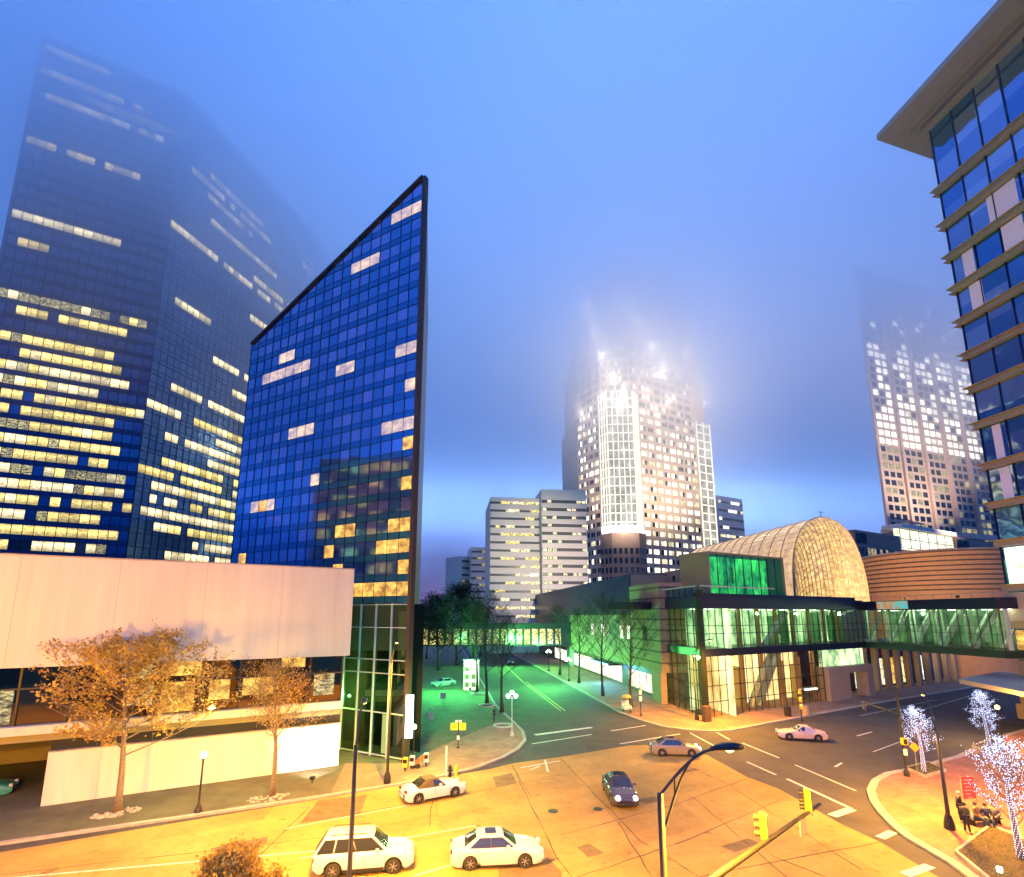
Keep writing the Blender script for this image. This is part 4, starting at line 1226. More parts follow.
for i in range(n_):
    a0 = .5 + i * pw
    for tt in (.45, 4.4): b.bar(f9(a0 + pw * .05, tt, zf1), f9(a0 + pw * .85, tt, zc0), .3, .35)
b.build('diagonal_brace', M['white'], t)
b = MB()
for i in range(n_ + 1):
    a0 = .5 + i * pw
    for tt in (.45, 4.4): b.boxf(f9, a0 - .18, a0 + .18, tt, tt + .3, zf1, zc0)
b.build('truss_post', M['steel'], t)
b = MB()
for i in range(17): s = .3 + (e9 - .3) * i / 16; b.boxf(f9, s - .035, s + .035, -.08, -.005, zf1, zc0)
for z in (10.2, 11.2): b.boxf(f9, .3, e9, -.07, -.006, z - .03, z + .03)
b.build('mullions', M['bronze'], t)
b = MB()
for i in range(9): b.boxf(f9, 1.2 + i * pw * .55, 2.2 + i * pw * .55, 2.2, 2.6, zc0 - .1, zc0 - .03)
b.build('ceiling_light', bpy.data.materials['foyer_lamp'], t)
b = MB(); b.boxf(f9, .4, e9, -.45, -.4, zc1 + .6, zc1 + .66)
for i in range(9): b.boxf(f9, .4 + i * (e9 - .5) / 8, .46 + i * (e9 - .5) / 8, -.45, -.4, zc1, zc1 + .6)
b.build('roof_railing', M['grey'], t)
bs = f9.hit(878, 598)[0]; be = f9.hit(909, 598)[0]
b = MB(); b.boxf(f9, bs, be, -.42, -.36, zc0 + .15, zc1 - .1)
bm_ = lit('banner_print', (1, .35, .05), (.05, .75, .75), .8, .9, 1, .8, 1.0, .08, isl=.925)
tag(b.build('hanging_banner', bm_), 'orange and turquoise printed banner on the edge of the footbridge roof', 'banner')

for k_, s_ in enumerate((5.0, 13.0)):  # fixtures and their light added to turn the drum orange
    q = f9(s_, 3.6, zc1); t = thing('roof_floodlight', ['small floodlight on the footbridge roof near the foyer, aimed at the brick drum', 'small floodlight on the footbridge roof near the ledged tower, aimed at the brick drum'][k_], 'floodlight', tuple(q))
    b = MB(); b.bar(q, q + V((0, 0, .3)), .08, .08); b.bar(q + V((-.2, -.1, .42)), q + V((.2, -.1, .42)), .2, .25); b.build('housing', M['dark'], t)
    b = MB(); b.bar(q + V((-.17, .02, .44)), q + V((.17, .02, .44)), .03, .18); b.build('lens', M['litw'], t)
    FL.append((q + V((.2, .8, .7)), dc))
# shopfront building beyond the bridge, on the north side of the cross street
f10 = Fr(fB(sB + 1.2, 1.0, 0), B)
t = thing('colonnade_building', 'low brown and dark red building with lit bays beyond the footbridge', 'building', tuple(f10.P))
b = MB(); b.boxf(f10, .5, 46, 2.5, 14, .1, 7.3); b.build('wall', mat('dark_red_stone', (.10, .035, .03), .6), t)
b = MB()
for i in range(12): b.boxf(f10, .6 + i * 3.6, 1.5 + i * 3.6, 0, .8, .13, 7.2)
b.boxf(f10, .5, 46, -.1, 1, 7.21, 8.6)
b.build('colonnade', M['tan'], t)
wn = Wins(t)
for i in range(11):
    a0 = 1.9 + i * 3.6
    mm_ = [shop, M['dglass'], M['lit2'], M['lito'], M['lit1'], M['dglass']][i % 6]
    wn.add([f10(a0, 2.4, .5), f10(a0 + 2.2, 2.4, .5), f10(a0 + 2.2, 2.4, 5.0), f10(a0, 2.4, 5.0), f10(a0, 2.49, .5), f10(a0 + 2.2, 2.49, .5), f10(a0 + 2.2, 2.49, 5.0), f10(a0, 2.49, 5.0)], mm_)
wn.done()
b = MB(); b.boxf(f10, 0, 46, -5, 2.4, -.01, .131)
b.build('colonnade_paving', M['brickpave'], t)

# ------------------------------------------------------------------ footbridge over the green lit street
f11 = Fr(G(412, 668), V((1, .06, 0)))
e11 = f11.hit(562, 640)[0]; z11 = f11.hit(430, 645)[1]; z12 = f11.hit(430, 627)[1]
print('bridge2', f11.P, e11, z11, z12)
t = thing('dark_footbridge', 'dark enclosed footbridge with a row of lit windows across the green lit street', 'footbridge', tuple(f11.P))
b = MB(); b.boxf(f11, -1, e11 + 4, 0, 5, z11 - .3, z12 + .2); b.build('body', M['navy'], t)
b = MB(); b.boxf(f11, -1, e11 + 4, -.3, 5.3, z12 + .21, z12 + .9); b.build('roof', M['dark'], t)
wn = Wins(t)
n_ = 19; pw = e11 / n_
for i in range(n_):
    mm_ = M['lit1'] if (i < 4 or i > 10) else M['lit3']
    a0 = i * pw + pw * .15; a1 = (i + 1) * pw - pw * .15; z0 = z11 + .1; z1 = z12 - .5
    wn.add([f11(a0, -.08, z0), f11(a1, -.08, z0), f11(a1, -.08, z1), f11(a0, -.08, z1), f11(a0, -.01, z0), f11(a1, -.01, z0), f11(a1, -.01, z1), f11(a0, -.01, z1)], mm_)
wn.done()
b = MB(); b.boxf(f11, -.9, .2, 0, 5, .1, z11 - .31); b.build('pier', M['steel'], t); b = MB(); b.boxf(f11, e11 + 2, e11 + 3, 0, 5, .1, z11 - .31); b.build('pier', M['steel'], t)

# ------------------------------------------------------------------ tower at the right edge with metal ledges
PR = G(1026, 720)
fq = Fr(PR, -A)
zs = [fq.hit(x, y)[1] for x, y in ((937, 190), (943, 224), (950, 255), (955, 287), (962, 319), (967, 353), (974, 386), (980, 422), (985, 464), (991, 503), (996, 541), (1003, 585), (1008, 622), (1012, 652))]
print('ledges', [round(z, 1) for z in zs])
ztR = fq.hit(922, 130)[1]
t = thing('ledged_tower', 'blue glass tower with projecting metal ledges at every storey and an overhanging roof', 'tower', tuple(PR))
M['rglass'] = panes('ledged_tower_glass', A, 3.1, 3.9, (.08, .26, .62), (.50, .58, .85), rough=.05, metal=.9, tilt=.03, p0=PR, z0=zs[-1])
fqn = fq.n      # away from the camera
b = MB(); b.boxf(fq, .2, 60, .25, 26, .1, ztR); b.build('glass_wall', M['rglass'], t)
M['ledge'] = mat('bronze_ledge', (.50, .37, .25), .5, metal=.1, noise=.06, nscale=1)
M['ledge2'] = mat('grey_ledge_panel', (.46, .38, .29), .5, metal=.1, noise=.05)
lz = [zs[-1] + k * (zs[0] - zs[-1]) / 13 for k in range(14)]
lz = sorted(zs)
b = MB(); b2 = MB()
for z in lz:
    b.boxf(fq, -.62, 60, -.55, 1, z - .04, z + .05); b.boxf(fq, -.48, 60, -.40, 1, z - .82, z - .75)
    b2.boxf(fq, -.2, 60, -.15, 1, z - .74, z - .05)
b.build('ledge', M['ledge'], t); b2.build('ledge_panel', M['ledge2'], t)
wn = Wins(t)
# lit bays, and pale bays with a weak glow of their own
def bay(k, s0, s1, m_, lo_=0.0):
    z0 = lz[k] + .07; z1 = (lz[k + 1] - 1.0) if k + 1 < len(lz) else ztR - 1
    wn.add([fq(s0, .2, z0), fq(s1, .2, z0), fq(s1, .2, z1), fq(s0, .2, z1), fq(s0, .24, z0), fq(s1, .24, z0), fq(s1, .24, z1), fq(s0, .24, z1)], m_)
pale_bay = mat('pale_curtain', (.55, .45, .50), .7, emit=(.8, .6, .8), estr=.22)
bay(9, 1.8, 3.4, pale_bay); bay(10, 1.6, 3.0, pale_bay); bay(11, 5.6, 9.0, pale_bay); bay(10, 6.6, 9.0, pale_bay); bay(5, 1.6, 2.6, pale_bay); bay(4, 1.6, 2.8, pale_bay)
bay(2, .6, 6, lit('lit_room_white', (.9, .8, .5), (1, 1, .95), 1.8, .5, 1, .6, 1.2, isl=.925)); bay(0, .3, 1.2, M['lito']); bay(0, 1.4, 6, M['lito'])
wn.done()
b = MB(); b.boxf(fq, .15, 60, -.12, .22, lz[0] + .1, lz[0] + 0.2); b.boxf(fq, 0, 60, -.25, .24, lz[1] + .07, lz[2] - 1.0); b.build('blank_panel', M['ledge2'], t)
b = MB()
for s in [.22 + k * 3.1 for k in range(19)]: b.boxf(fq, s - .05, s + .05, .1, .24, lz[2], ztR - 1)
b.build('mullions', M['mullion'], t)
# roof overhang
tip = fq.hit(877, 140); 
qz = ztR + .3
oc = G(877, 140, qz)
print('overhang', oc, 'corner', PR, ztR)
b = MB()
c_ = V((PR.x, PR.y, 0)); far_ = c_ - A * 60
o1 = V((oc.x, oc.y, 0))
b.prism([o1, o1 + (-A) * 66, far_ + fqn * 26, c_ + fqn * 26 + A * 8], qz, qz + .9); b.build('roof_overhang', M['ledge'], t)
b = MB(); b.boxf(fq, -.9, 60, -.9, 1, ztR - 1.1, ztR - .9); b.boxf(fq, -1.3, 60, -1.5, -1.2, ztR - .45, ztR + .29); b.boxf(fq, -2.0, 60, -2.6, -2.3, ztR - .2, ztR + .29); b.boxf(fq, -.4, 60, -.5, .5, ztR - .89, ztR + .29); b.build('roof_soffit', M['ledge'], t)
b = MB(); b.boxf(fq, .1, 60, .05, 1, 4.3, lz[0] - 1.0); b.boxf(fq, -.1, .9, -.2, 1, .13, 4.29); b.boxf(fq, -.4, 1.2, -.6, 1, .13, 1.9); b.boxf(fq, 4, 60, -.2, 1, .13, 4.29); b.build('base_wall', M['tan'], t)
zcn = 5.1
cp = [G(959, 679, zcn), G(1015, 690, zcn), G(1060, 700, zcn), G(1060, 680, zcn), G(1000, 671, zcn)]
b = MB(); b.prism(cp, zcn - .5, zcn); b.build('canopy', M['ledge2'], t)

# ================================================================== TREES
def branches(seed, height, r0, bare_h, spread, dens=1.0, up=.55, levels=3, wob=.10):
    """trunk with limbs; returns mesh of wood, list of twig points (position, direction)"""
    r_ = random.Random(seed); wood = MB(); tips = []
    def limb(p, d, ln, rad, lev):
        n = 5 if lev < 2 else 3
        pts = [p]; rs = [rad]; q = p; dd = d.copy()
        for k in range(n):
            dd = (dd + V((r_.uniform(-wob, wob), r_.uniform(-wob, wob), r_.uniform(-.02, .10) * (lev > 0)))).normalized()
            q = q + dd * ln / n; pts.append(q); rs.append(max(.012, rad * (1 - .72 * (k + 1) / n)))
        wood.tube(pts, rs, 7 if lev == 0 else (5 if lev == 1 else 3), cap=False)
        if lev >= 2:
            for k in range(1, n + 1): tips.append((pts[k], dd))
        if lev < levels:
            m = int((6, 5, 4)[min(lev - 1, 2)] * dens) if lev else 0
            for k in range(m):
                f_ = .25 + .75 * (k + r_.random()) / m; i = min(n - 1, int(f_ * n)); x = pts[i].lerp(pts[i + 1], f_ * n - i)
                a = r_.random() * 2 * PI
                side = V((math.cos(a), math.sin(a), r_.uniform(.0, .6))).normalized()
                limb(x, (dd * .55 + side * .75).normalized(), ln * r_.uniform(.38, .6), rad * .42, lev + 1)
    n = 8; pts = []; rs = []
    for k in range(n + 1):
        f_ = k / n
        pts.append(V((math.sin(f_ * 3 + seed) * .04 * height * f_, math.cos(f_ * 2.3 + seed) * .03 * height * f_, height * .94 * f_)))
        rs.append(r0 * (1 - .9 * f_) + .02 + (r0 * .5 if k == 0 else 0))
    wood.tube(pts, rs, 9)
    nl = int(20 * dens)
    for k in range(nl):
        f_ = bare_h / height + (1 - bare_h / height) * (k / nl) ** .9 * .95
        i = min(n - 1, int(f_ / .94 * n)) if f_ < .94 else n - 1
        fr_ = min(1, f_ / .94 * n - i); x = pts[i].lerp(pts[i + 1], fr_)
        a = k * 2.4 + r_.uniform(-.4, .4)
        e = up + .35 * f_
        wdt = math.sin(min(1, (1 - f_) / (1 - bare_h / height) * .9 + .12) * PI * .62)
        ln = spread * max(.16, wdt) * r_.uniform(.8, 1.15)
        limb(x, V((math.cos(a) * (1 - e * .5), math.sin(a) * (1 - e * .5), e)).normalized(), ln, max(.03, r0 * .36 * (1 - f_ * .6)), 1)
    return wood, tips
def leaf_mat(name, c1, c2):
    m = bpy.data.materials.new(name); m.use_nodes = True
    t = m.node_tree; b = t.nodes['Principled BSDF']
    g_ = N(t, 'ShaderNodeNewGeometry')
    x = N(t, 'ShaderNodeMix', data_type='RGBA'); x.inputs['A'].default_value = (*c1, 1); x.inputs['B'].default_value = (*c2, 1)
    L(t, g_.outputs['Random Per Island'], x.inputs['Factor']); L(t, x.outputs['Result'], b.inputs['Base Color'])
    b.inputs['Roughness'].default_value = .6
    tr = N(t, 'ShaderNodeBsdfTranslucent'); L(t, x.outputs['Result'], tr.inputs[0])
    ms = N(t, 'ShaderNodeMixShader'); ms.inputs[0].default_value = .35
    o = t.nodes['Material Output']; L(t, b.outputs[0], ms.inputs[1]); L(t, tr.outputs[0], ms.inputs[2]); L(t, ms.outputs[0], o.inputs['Surface'])
    return m
def leaves(seed, tips, per, size, rad):
    r_ = random.Random(seed); b = MB()
    for p, d in tips:
        for k in range(per):
            c = p + V((r_.gauss(0, rad), r_.gauss(0, rad), r_.gauss(0, rad * .7)))
            u = V((r_.uniform(-1, 1), r_.uniform(-1, 1), r_.uniform(-1, 1))).normalized(); v = u.orthogonal().normalized()
            s = size * r_.uniform(.6, 1.3)
            b.poly([c - u * s, c - v * s * .55 + u * s * .1, c + u * s, c + v * s * .55 + u * s * .1])
    return b
M['autumn'] = leaf_mat('autumn_leaves', (.36, .18, .025), (.72, .52, .08))
M['dark_leaf'] = leaf_mat('dark_leaves', (.012, .014, .016), (.022, .026, .024))
def tree(name, label, x, y, height, r0, bare, spread, seed, wood_m, leaf=None, per=0, size=.15, rad=.3, dens=1.0, up=.5, cat='tree', group=None, levels=3, z=.13, loc=None):
    p = loc or G(x, y, z)
    t = thing(name, label, cat, tuple(p), group)
    wood, tips = branches(seed, height, r0, bare, spread, dens, up, levels)
    o = wood.build('trunk', wood_m, None, smooth=True); o.parent = t
    if leaf:
        l = leaves(seed, tips, per, size, rad).build('crown', leaf, None); l.parent = t
    return t, tips
tree('autumn_tree', 'big street tree with dense orange brown autumn leaves on the pavement at the left', 117, 812, 9.8, .19, 3.4, 4.9, 2, M['bark'], M['autumn'], 3, .12, .16, 1.15, .12)
tree('young_tree', 'slender nearly bare tree lit yellow, in front of the right end of the white wall', 272, 796, 8.3, .16, 3.0, 2.9, 8, M['bark'], M['autumn'], 1, .07, .2, 1.15, .42)
tree('near_tree', 'small golden leaved tree poking up from the bottom edge by the white car', 0, 0, 5.9, .10, 2.2, 1.15, 14, M['bark'], M['autumn'], 12, .05, .12, 1.2, .5, loc=V((-7.15, 14.6, 0.35)))
for x, y in ((117, 813), (268, 798)):
    b = MB(); c = G(x, y, .131); fq_ = Fr(c, B); r_ = random.Random(x)
    for k in range(60):
        a = r_.random() * 2 * PI; d_ = r_.random() ** .5; p = c + B * math.cos(a) * d_ * 1.3 + fq_.n * math.sin(a) * d_ * .8
        s = r_.uniform(.05, .16); b.lathe((p.x, p.y, .13), [(s, 0), (s * .8, s * .5), (.01, s * .7)], 5)
    o = b.build('tree_pit_gravel', M['kerb']); o['kind'] = 'stuff'
# bare trees along the green lit street
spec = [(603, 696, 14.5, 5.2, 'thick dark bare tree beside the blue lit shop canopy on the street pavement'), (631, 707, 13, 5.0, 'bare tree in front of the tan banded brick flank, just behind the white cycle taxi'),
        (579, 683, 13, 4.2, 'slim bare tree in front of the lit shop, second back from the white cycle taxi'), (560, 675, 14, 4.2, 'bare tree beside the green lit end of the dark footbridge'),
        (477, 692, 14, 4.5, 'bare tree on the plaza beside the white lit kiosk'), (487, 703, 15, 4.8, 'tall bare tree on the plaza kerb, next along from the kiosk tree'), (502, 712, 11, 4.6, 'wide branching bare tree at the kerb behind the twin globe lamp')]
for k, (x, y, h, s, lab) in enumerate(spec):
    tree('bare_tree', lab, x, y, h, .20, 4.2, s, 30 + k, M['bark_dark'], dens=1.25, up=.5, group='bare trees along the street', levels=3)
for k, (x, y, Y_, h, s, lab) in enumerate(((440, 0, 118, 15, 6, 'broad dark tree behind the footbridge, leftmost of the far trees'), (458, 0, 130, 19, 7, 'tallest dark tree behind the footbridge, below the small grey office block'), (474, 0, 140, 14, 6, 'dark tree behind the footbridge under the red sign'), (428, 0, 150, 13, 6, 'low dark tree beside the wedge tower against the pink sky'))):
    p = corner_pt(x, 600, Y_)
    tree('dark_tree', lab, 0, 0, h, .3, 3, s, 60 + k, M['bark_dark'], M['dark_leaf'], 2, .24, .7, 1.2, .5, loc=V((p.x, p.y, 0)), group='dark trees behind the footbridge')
# trees wound with white lights
bulb = emis('blue_white_bulb', (.50, .62, 1), 4.5)
def light_tree(label, x, y, h, s, seed, loc=None):
    t, tips = tree('light_tree', label, x, y, h, .10, 1.4, s, seed, M['bark'], dens=.9, up=.55, group='young trees wound with white lights', loc=loc)
    r_ = random.Random(seed); b = MB(); o = t.location
    def bl(p, r=.021):
        vs = [p + V((r, 0, 0)), p + V((0, r, 0)), p - V((r, 0, 0)), p - V((0, r, 0)), p + V((0, 0, r)), p - V((0, 0, r))]
        b.add(vs, [(0, 1, 4), (1, 2, 4), (2, 3, 4), (3, 0, 4), (1, 0, 5), (2, 1, 5), (3, 2, 5), (0, 3, 5)])
    for p, d in tips:
        for k in range(1): bl(p + V((r_.gauss(0, .06), r_.gauss(0, .06), r_.gauss(0, .06))))
    for k in range(200):
        f_ = k / 260 * .92; a = k * 1.1
        q = V((math.sin(f_ / .94 * 3 + seed) * .04 * h * f_ / .94, math.cos(f_ / .94 * 2.3 + seed) * .03 * h * f_ / .94, h * f_))
        bl(q + V((math.cos(a), math.sin(a), 0)) * (.13 * (1 - f_) + .03), .022)
    l = b.build('string_lights', bulb); l.location = o
    tag(l, 'white lights strung over ' + label.replace('tree', 'tree') if False else {90: 'string lights on the tree beside the yellow pushbutton pole', 91: 'string lights on the tree in the far square planter by the canopy', 92: 'string lights on the tree over the planter next to the group of people'}[seed], 'string lights', 'string lights wound on trees')
    l['kind'] = 'thing'
light_tree('young tree glowing with white lights beside the signal pole at the kerb', 924, 773, 4.7, 1.35, 90)
light_tree('young tree glowing with white lights in the far planter near the canopy', 990, 750, 5.0, 1.25, 91)
light_tree('leaning tree glowing with white lights behind the group of people', 0, 0, 5.4, 1.7, 92, loc=G(1021, 858, .3))
# planters with ground cover
r_ = random.Random(5)
for pts, lab in (([(905, 771), (926, 780), (947, 773), (928, 765)], 'small planter around the lit tree by the signal pole'), ([(972, 749), (992, 757), (1011, 748), (992, 741)], 'small planter around the lit tree by the canopy'),
                 ([(955, 857), (991, 829), (1040, 850), (1040, 905), (1000, 895)], 'large kerbed planter of ground cover in the bottom right corner')):
    P = [G(x, y, 0) for x, y in pts]; c = sum(P, V()) / len(P); In = [p.lerp(c, .08) for p in P]
    b = MB(); n_ = len(P)
    for i in range(n_):
        j = (i + 1) % n_; b.hexa([V((q.x, q.y, .1)) for q in (P[i], P[j], In[j], In[i])] + [V((q.x, q.y, .34)) for q in (P[i], P[j], In[j], In[i])])
    t = tag(b.build('planter', M['kerb']), lab, 'planter')
    b = MB(); b.poly([V((q.x, q.y, .27)) for q in In]); b.build('planter_soil', mat('soil', (.06, .045, .03), .95), kind='structure')
    b = MB(); xs = [q.x for q in In]; ys = [q.y for q in In]
    def inside(p):
        c_ = False; j = n_ - 1
        for i in range(n_):
            if (In[i].y > p.y) != (In[j].y > p.y) and p.x < (In[j].x - In[i].x) * (p.y - In[i].y) / (In[j].y - In[i].y) + In[i].x: c_ = not c_
            j = i
        return c_
    for k in range(1800 if n_ == 5 else 500):
        p = V((r_.uniform(min(xs), max(xs)), r_.uniform(min(ys), max(ys)), .27))
        if not inside(p): continue
        for q in range(2):
            u = V((r_.uniform(-1, 1), r_.uniform(-1, 1), r_.uniform(.2, 1))).normalized() * r_.uniform(.04, .10); v = u.orthogonal().normalized() * .03
            cc = p + V((0, 0, r_.uniform(0, .12))); b.poly([cc, cc + u * .5 + v, cc + u, cc + u * .5 - v])
    b.build('ground_cover', leaf_mat('ground_cover_leaves', (.10, .13, .03), (.30, .26, .08)), kind='stuff')

# ================================================================== STREET FURNITURE
LAMP = 8.3
SOD = (1.0, .42, .015)
GRN = (.12, 1.0, .25)
def lamp_light(p, energy, color, size=.25, spot=None, aim=None):
    ld = bpy.data.lights.new('lamp', 'SPOT' if spot else 'POINT')
    ld.energy = energy * LAMP; ld.color = color; ld.shadow_soft_size = size
    if spot: ld.spot_size = R(spot); ld.spot_blend = .6
    o = bpy.data.objects.new('lamp_light', ld); col.objects.link(o); o.location = p
    if aim is not None: o.rotation_euler = (V(aim) - V(p)).to_track_quat('-Z', 'Y').to_euler()
    return o
lens_o = emis('sodium_lens', (1, .6, .15), 12)
def cobra(label, base, top_z, head, energy, truss=True, aimz=0):
    base = V(base); head = V(head)
    t = thing('street_lamp', label, 'street lamp', tuple(base), 'tall curved arm street lamps')
    b = MB(); b.tube([base + V((0, 0, 0)), base + V((0, 0, .5)), base + V((0, 0, top_z))], [.13, .11, .075], 12); b.build('pole', M['dark'], t, smooth=True)
    b = MB(); b.lathe(base, [(.28, 0), (.26, .35), (.16, .75), (.12, .8)], 8); b.build('base', M['dark'], t)
    b = MB(); pt = base + V((0, 0, top_z - .05)); pts = []
    hz = head - pt
    for k in range(9):
        f_ = k / 8; pts.append(pt + V((hz.x * f_, hz.y * f_, hz.z * math.sin(f_ * PI / 2))))
    b.tube(pts, .035, 6)
    pt2 = base + V((0, 0, top_z - 1.0)); h2 = pts[6] - pt2
    b.tube([pt2 + V((h2.x * f_, h2.y * f_, h2.z * math.sin(f_ * PI / 2) ** 1.0)) for f_ in [k / 6 for k in range(7)]], .03, 6)
    b.tube([pts[2], pt2 + V((h2.x * .33, h2.y * .33, h2.z * math.sin(.33 * PI / 2)))], .022, 5)
    b.build('arm', M['dark'], t)
    d = V((hz.x, hz.y, 0)).normalized(); n = V((-d.y, d.x, 0))
    b = MB(); rows = []
    for f_, w_, h_ in ((-.15, .03, .05), (0, .07, .09), (.25, .13, .13), (.5, .15, .13), (.7, .10, .09), (.78, .02, .04)):
        c = head + d * f_; rows.append([c + n * w_ - V((0, 0, .02)), c + n * w_ * .7 + V((0, 0, h_)), c - n * w_ * .7 + V((0, 0, h_)), c - n * w_ - V((0, 0, .02))])
    vs = [p for r__ in rows for p in r__]
    fs = [(k * 4 + i, k * 4 + (i + 1) % 4, k * 4 + 4 + (i + 1) % 4, k * 4 + 4 + i) for k in range(5) for i in range(4)] + [(0, 1, 2, 3), (23, 22, 21, 20)]
    b.add(vs, fs); hd = b.build('lamp_head', M['dark'], t, smooth=True)
    b = MB(); c = head + d * .38; b.lathe(c - V((0, 0, .1)), [(.03, 0), (.09, .03), (.11, .07)], 12); b.build('lens', lens_o, hd)
    if energy: lamp_light(c - V((0, 0, .3)), energy, SOD, .2, None if label.endswith('view') else 172, c - V((0, 0, 9)))
    return t
def zat(x, y, Y): return AT(x, y, Y).z
pb1 = AT(352, 877, 20.0); cobra('tall street lamp standing in front of the white sport utility car', (pb1.x - .1, 20.0, 0), zat(358, 745, 20), AT(363, 703, 21.5), 3800)
p2 = AT(664, 877, 13.3); cobra('tall street lamp with a long curved arm near the bottom centre', (p2.x, 13.3, 0), zat(661.5, 793, 13.3), AT(716, 749, 13.6), 4000)
b3 = G(950, 829, .13); cobra('street lamp with a curved arm beside the group of people', b3, zat(942, 735, b3.y), AT(925, 695, b3.y + 1.2), 3000)
b4 = G(697, 720, .13); cobra('thin lamp pole in front of the glass foyer corner', b4, zat(695, 655, b4.y), AT(708, 640, b4.y - 3), 3800)
b5 = G(387, 783, .13); cobra('brown lamp pole at the kerb in front of the wedge tower lobby', b5, zat(391, 655, b5.y), AT(396, 642, b5.y - 1.5), 2600)
# assumed sodium street lamps outside the picture, added to light ground and walls orange
for k, (x, y) in enumerate(((-20, 13), (10, 8), (22, 26), (-36, 9), (37, 25))):
    cobra(['street lamp on the pavement to the left out of view', 'street lamp below the picture at the near kerb', 'street lamp at the near right corner of the junction', 'street lamp far to the left out of view', 'street lamp on the brick pavement to the right out of view'][k], (x + .0, y - 3, 0), 8.2, (x, y, 9.0), (3300, 3600, 1500, 3600, 2600)[k]) if k not in (2,) else None

gl_y = emis('globe_yellow', (1, .78, .30), 14); gl_g = emis('globe_green', (.35, 1, .5), 14); gl_w = emis('globe_white', (.85, 1, .9), 14); gl_o = emis('globe_orange', (1, .55, .12), 12)
def globe(name, label, x, y, h, m, energy, color, twin=0, pole=None, rad=.2):
    p = G(x, y, .13)
    t = thing(name, label, 'lamp post', tuple(p), 'globe lamp posts')
    b = MB(); b.lathe(p, [(.24, 0), (.22, .15), (.12, .4), (.06, .55), (.05, h - .2), (.09, h - .1)], 12); b.build('pole', pole or M['dark'], t, smooth=False)
    offs = [V((0, 0, h + rad * .6))] if not twin else [V((-.42, 0, h)), V((.42, 0, h)), V((0, 0, h + .35))]
    if twin:
        b = MB(); b.bar(p + V((-.42, 0, h - .25)), p + V((.42, 0, h - .25)), .06, .06)
        for s in (-.42, .42): b.tube([p + V((s, 0, h - .25)), p + V((s, 0, h - .1))], .04, 6)
        b.build('crossarm', pole or M['dark'], t)
    for o_ in offs:
        b = MB(); b.ball(p + o_, rad, 14); b.build('globe', m, t, smooth=True)
    if energy: lamp_light(p + V((0, -.1, h + .75)), energy, color, .25)
    return t
globe('globe_lamp', 'short globe lamp glowing yellow in front of the white wall', 198, 812, 3.3, gl_y, 260, (1, .72, .22))
globe('globe_lamp', 'globe lamp with a strong green glow beside the wedge tower entrance', 413, 768, 3.1, gl_g, 170, GRN)
globe('twin_globe_lamp', 'pale post with twin white green globes on the plaza kerb beside the stop lines', 512, 736, 4.0, gl_w, 130, (.30, 1, .42), 1, M['steel'])
globe('twin_globe_lamp', 'twin globe lamp far down the street under the footbridge', 549, 671, 4.2, gl_w, 700, (.25, 1, .30), 1)
globe('twin_globe_lamp', 'globe lamp hung with banners in front of the shops, second from the footbridge', 569, 681, 3.8, gl_w, 450, (.25, 1, .35), 1)
globe('twin_globe_lamp', 'globe lamp on the plaza between the parked car and the kiosk', 470, 690, 3.9, gl_g, 500, GRN, 1)
globe('globe_lamp', 'globe lamp glowing orange beside the base of the ledged tower', 1003, 744, 3.3, gl_o, 500, (1, .5, .1))
lamp_light(G(440, 695) + V((0, 0, 6)), 1400, (.08, 1, .20), .4)  # green points without fixtures, added to tint the plaza and street
lamp_light(G(545, 688) + V((0, 0, 5)), 1300, (.12, 1, .16), .4)
lamp_light(G(512, 668) + V((0, 0, 7)), 2200, (.12, 1, .16), .4)
lamp_light(G(345, 752) + V((0, 0, 5)), 160, (.2, 1, .2), .4)
# shop light spilling blue on the pavement
lamp_light(fa(22, -2.8, 3.6), 420, (.1, .45, 1), .3)
for p_, c_ in FL: lamp_light(p_, 2600, (1, .66, .32), .3, 130, V((c_.x, c_.y, 24)))
for k_ in range(3): lamp_light(f9(3 + k_ * 6.5, 1.6, zc0 - .5), 45, (.75, 1, .6), .3)
# assumed wall washer, fixture added to make the bright white patch
t = thing('flood_light', 'small floodlight on the pavement lighting the right end of the white wall', 'floodlight', tuple(G(312, 785, .13)))
p = G(312, 783, .13)
b = MB(); b.tube([p, p + V((0, 0, .25))], .04, 8); b.box(p.x - .16, p.x + .16, p.y - .1, p.y + .1, .38, .6); b.build('housing', M['dark'], t)
b = MB(); b.box(p.x - .13, p.x + .13, p.y + .101, p.y + .115, .41, .57); b.build('lens', emis('flood_lens', (1, .97, .9), 12), t)
lamp_light(p + V((0, .3, .6)), 330, (1, .93, .82), .15, 100, fr(-1.9, 0, 1.6))

# mast arm with two yellow signals, near bottom right
def signal_head(t_, c, d, n, m_=None, h=.66):
    """housing seen from behind; lenses face along d"""
    c = V(c)
    b = MB(); q = [c - n * .11 - d * .08, c + n * .11 - d * .08, c + n * .11 + d * .08, c - n * .11 + d * .08]
    b.hexa([p - V((0, 0, h / 2)) for p in q] + [p + V((0, 0, h / 2)) for p in q]); hs = b.build('housing', m_ or M['signal_yellow'], t_, bevel=.02)
    for k in range(3):
        b = MB(); cc = c + d * .1 + V((0, 0, (k - 1) * .21)); 
        b.tube([cc, cc + d * .14], [.085, .08], 12, cap=False); b.build('visor', M['dark'], t_)
    return t_
mt = AT(820, 804, 17.5); mb = AT(640, 905, 11.5); mb.z = mt.z - .3
t = thing('mast_arm', 'long dark signal mast arm reaching in from the bottom edge', 'signal mast', (mb.x, mb.y, 0))
b = MB(); b.tube([V((mb.x, mb.y, 0)), V((mb.x, mb.y, mb.z))], [.2, .14], 12); b.build('pole', M['dark'], t)
b = MB(); b.tube([mb, mt], [.10, .05], 10); b.build('arm', M['dark'], t, smooth=True)
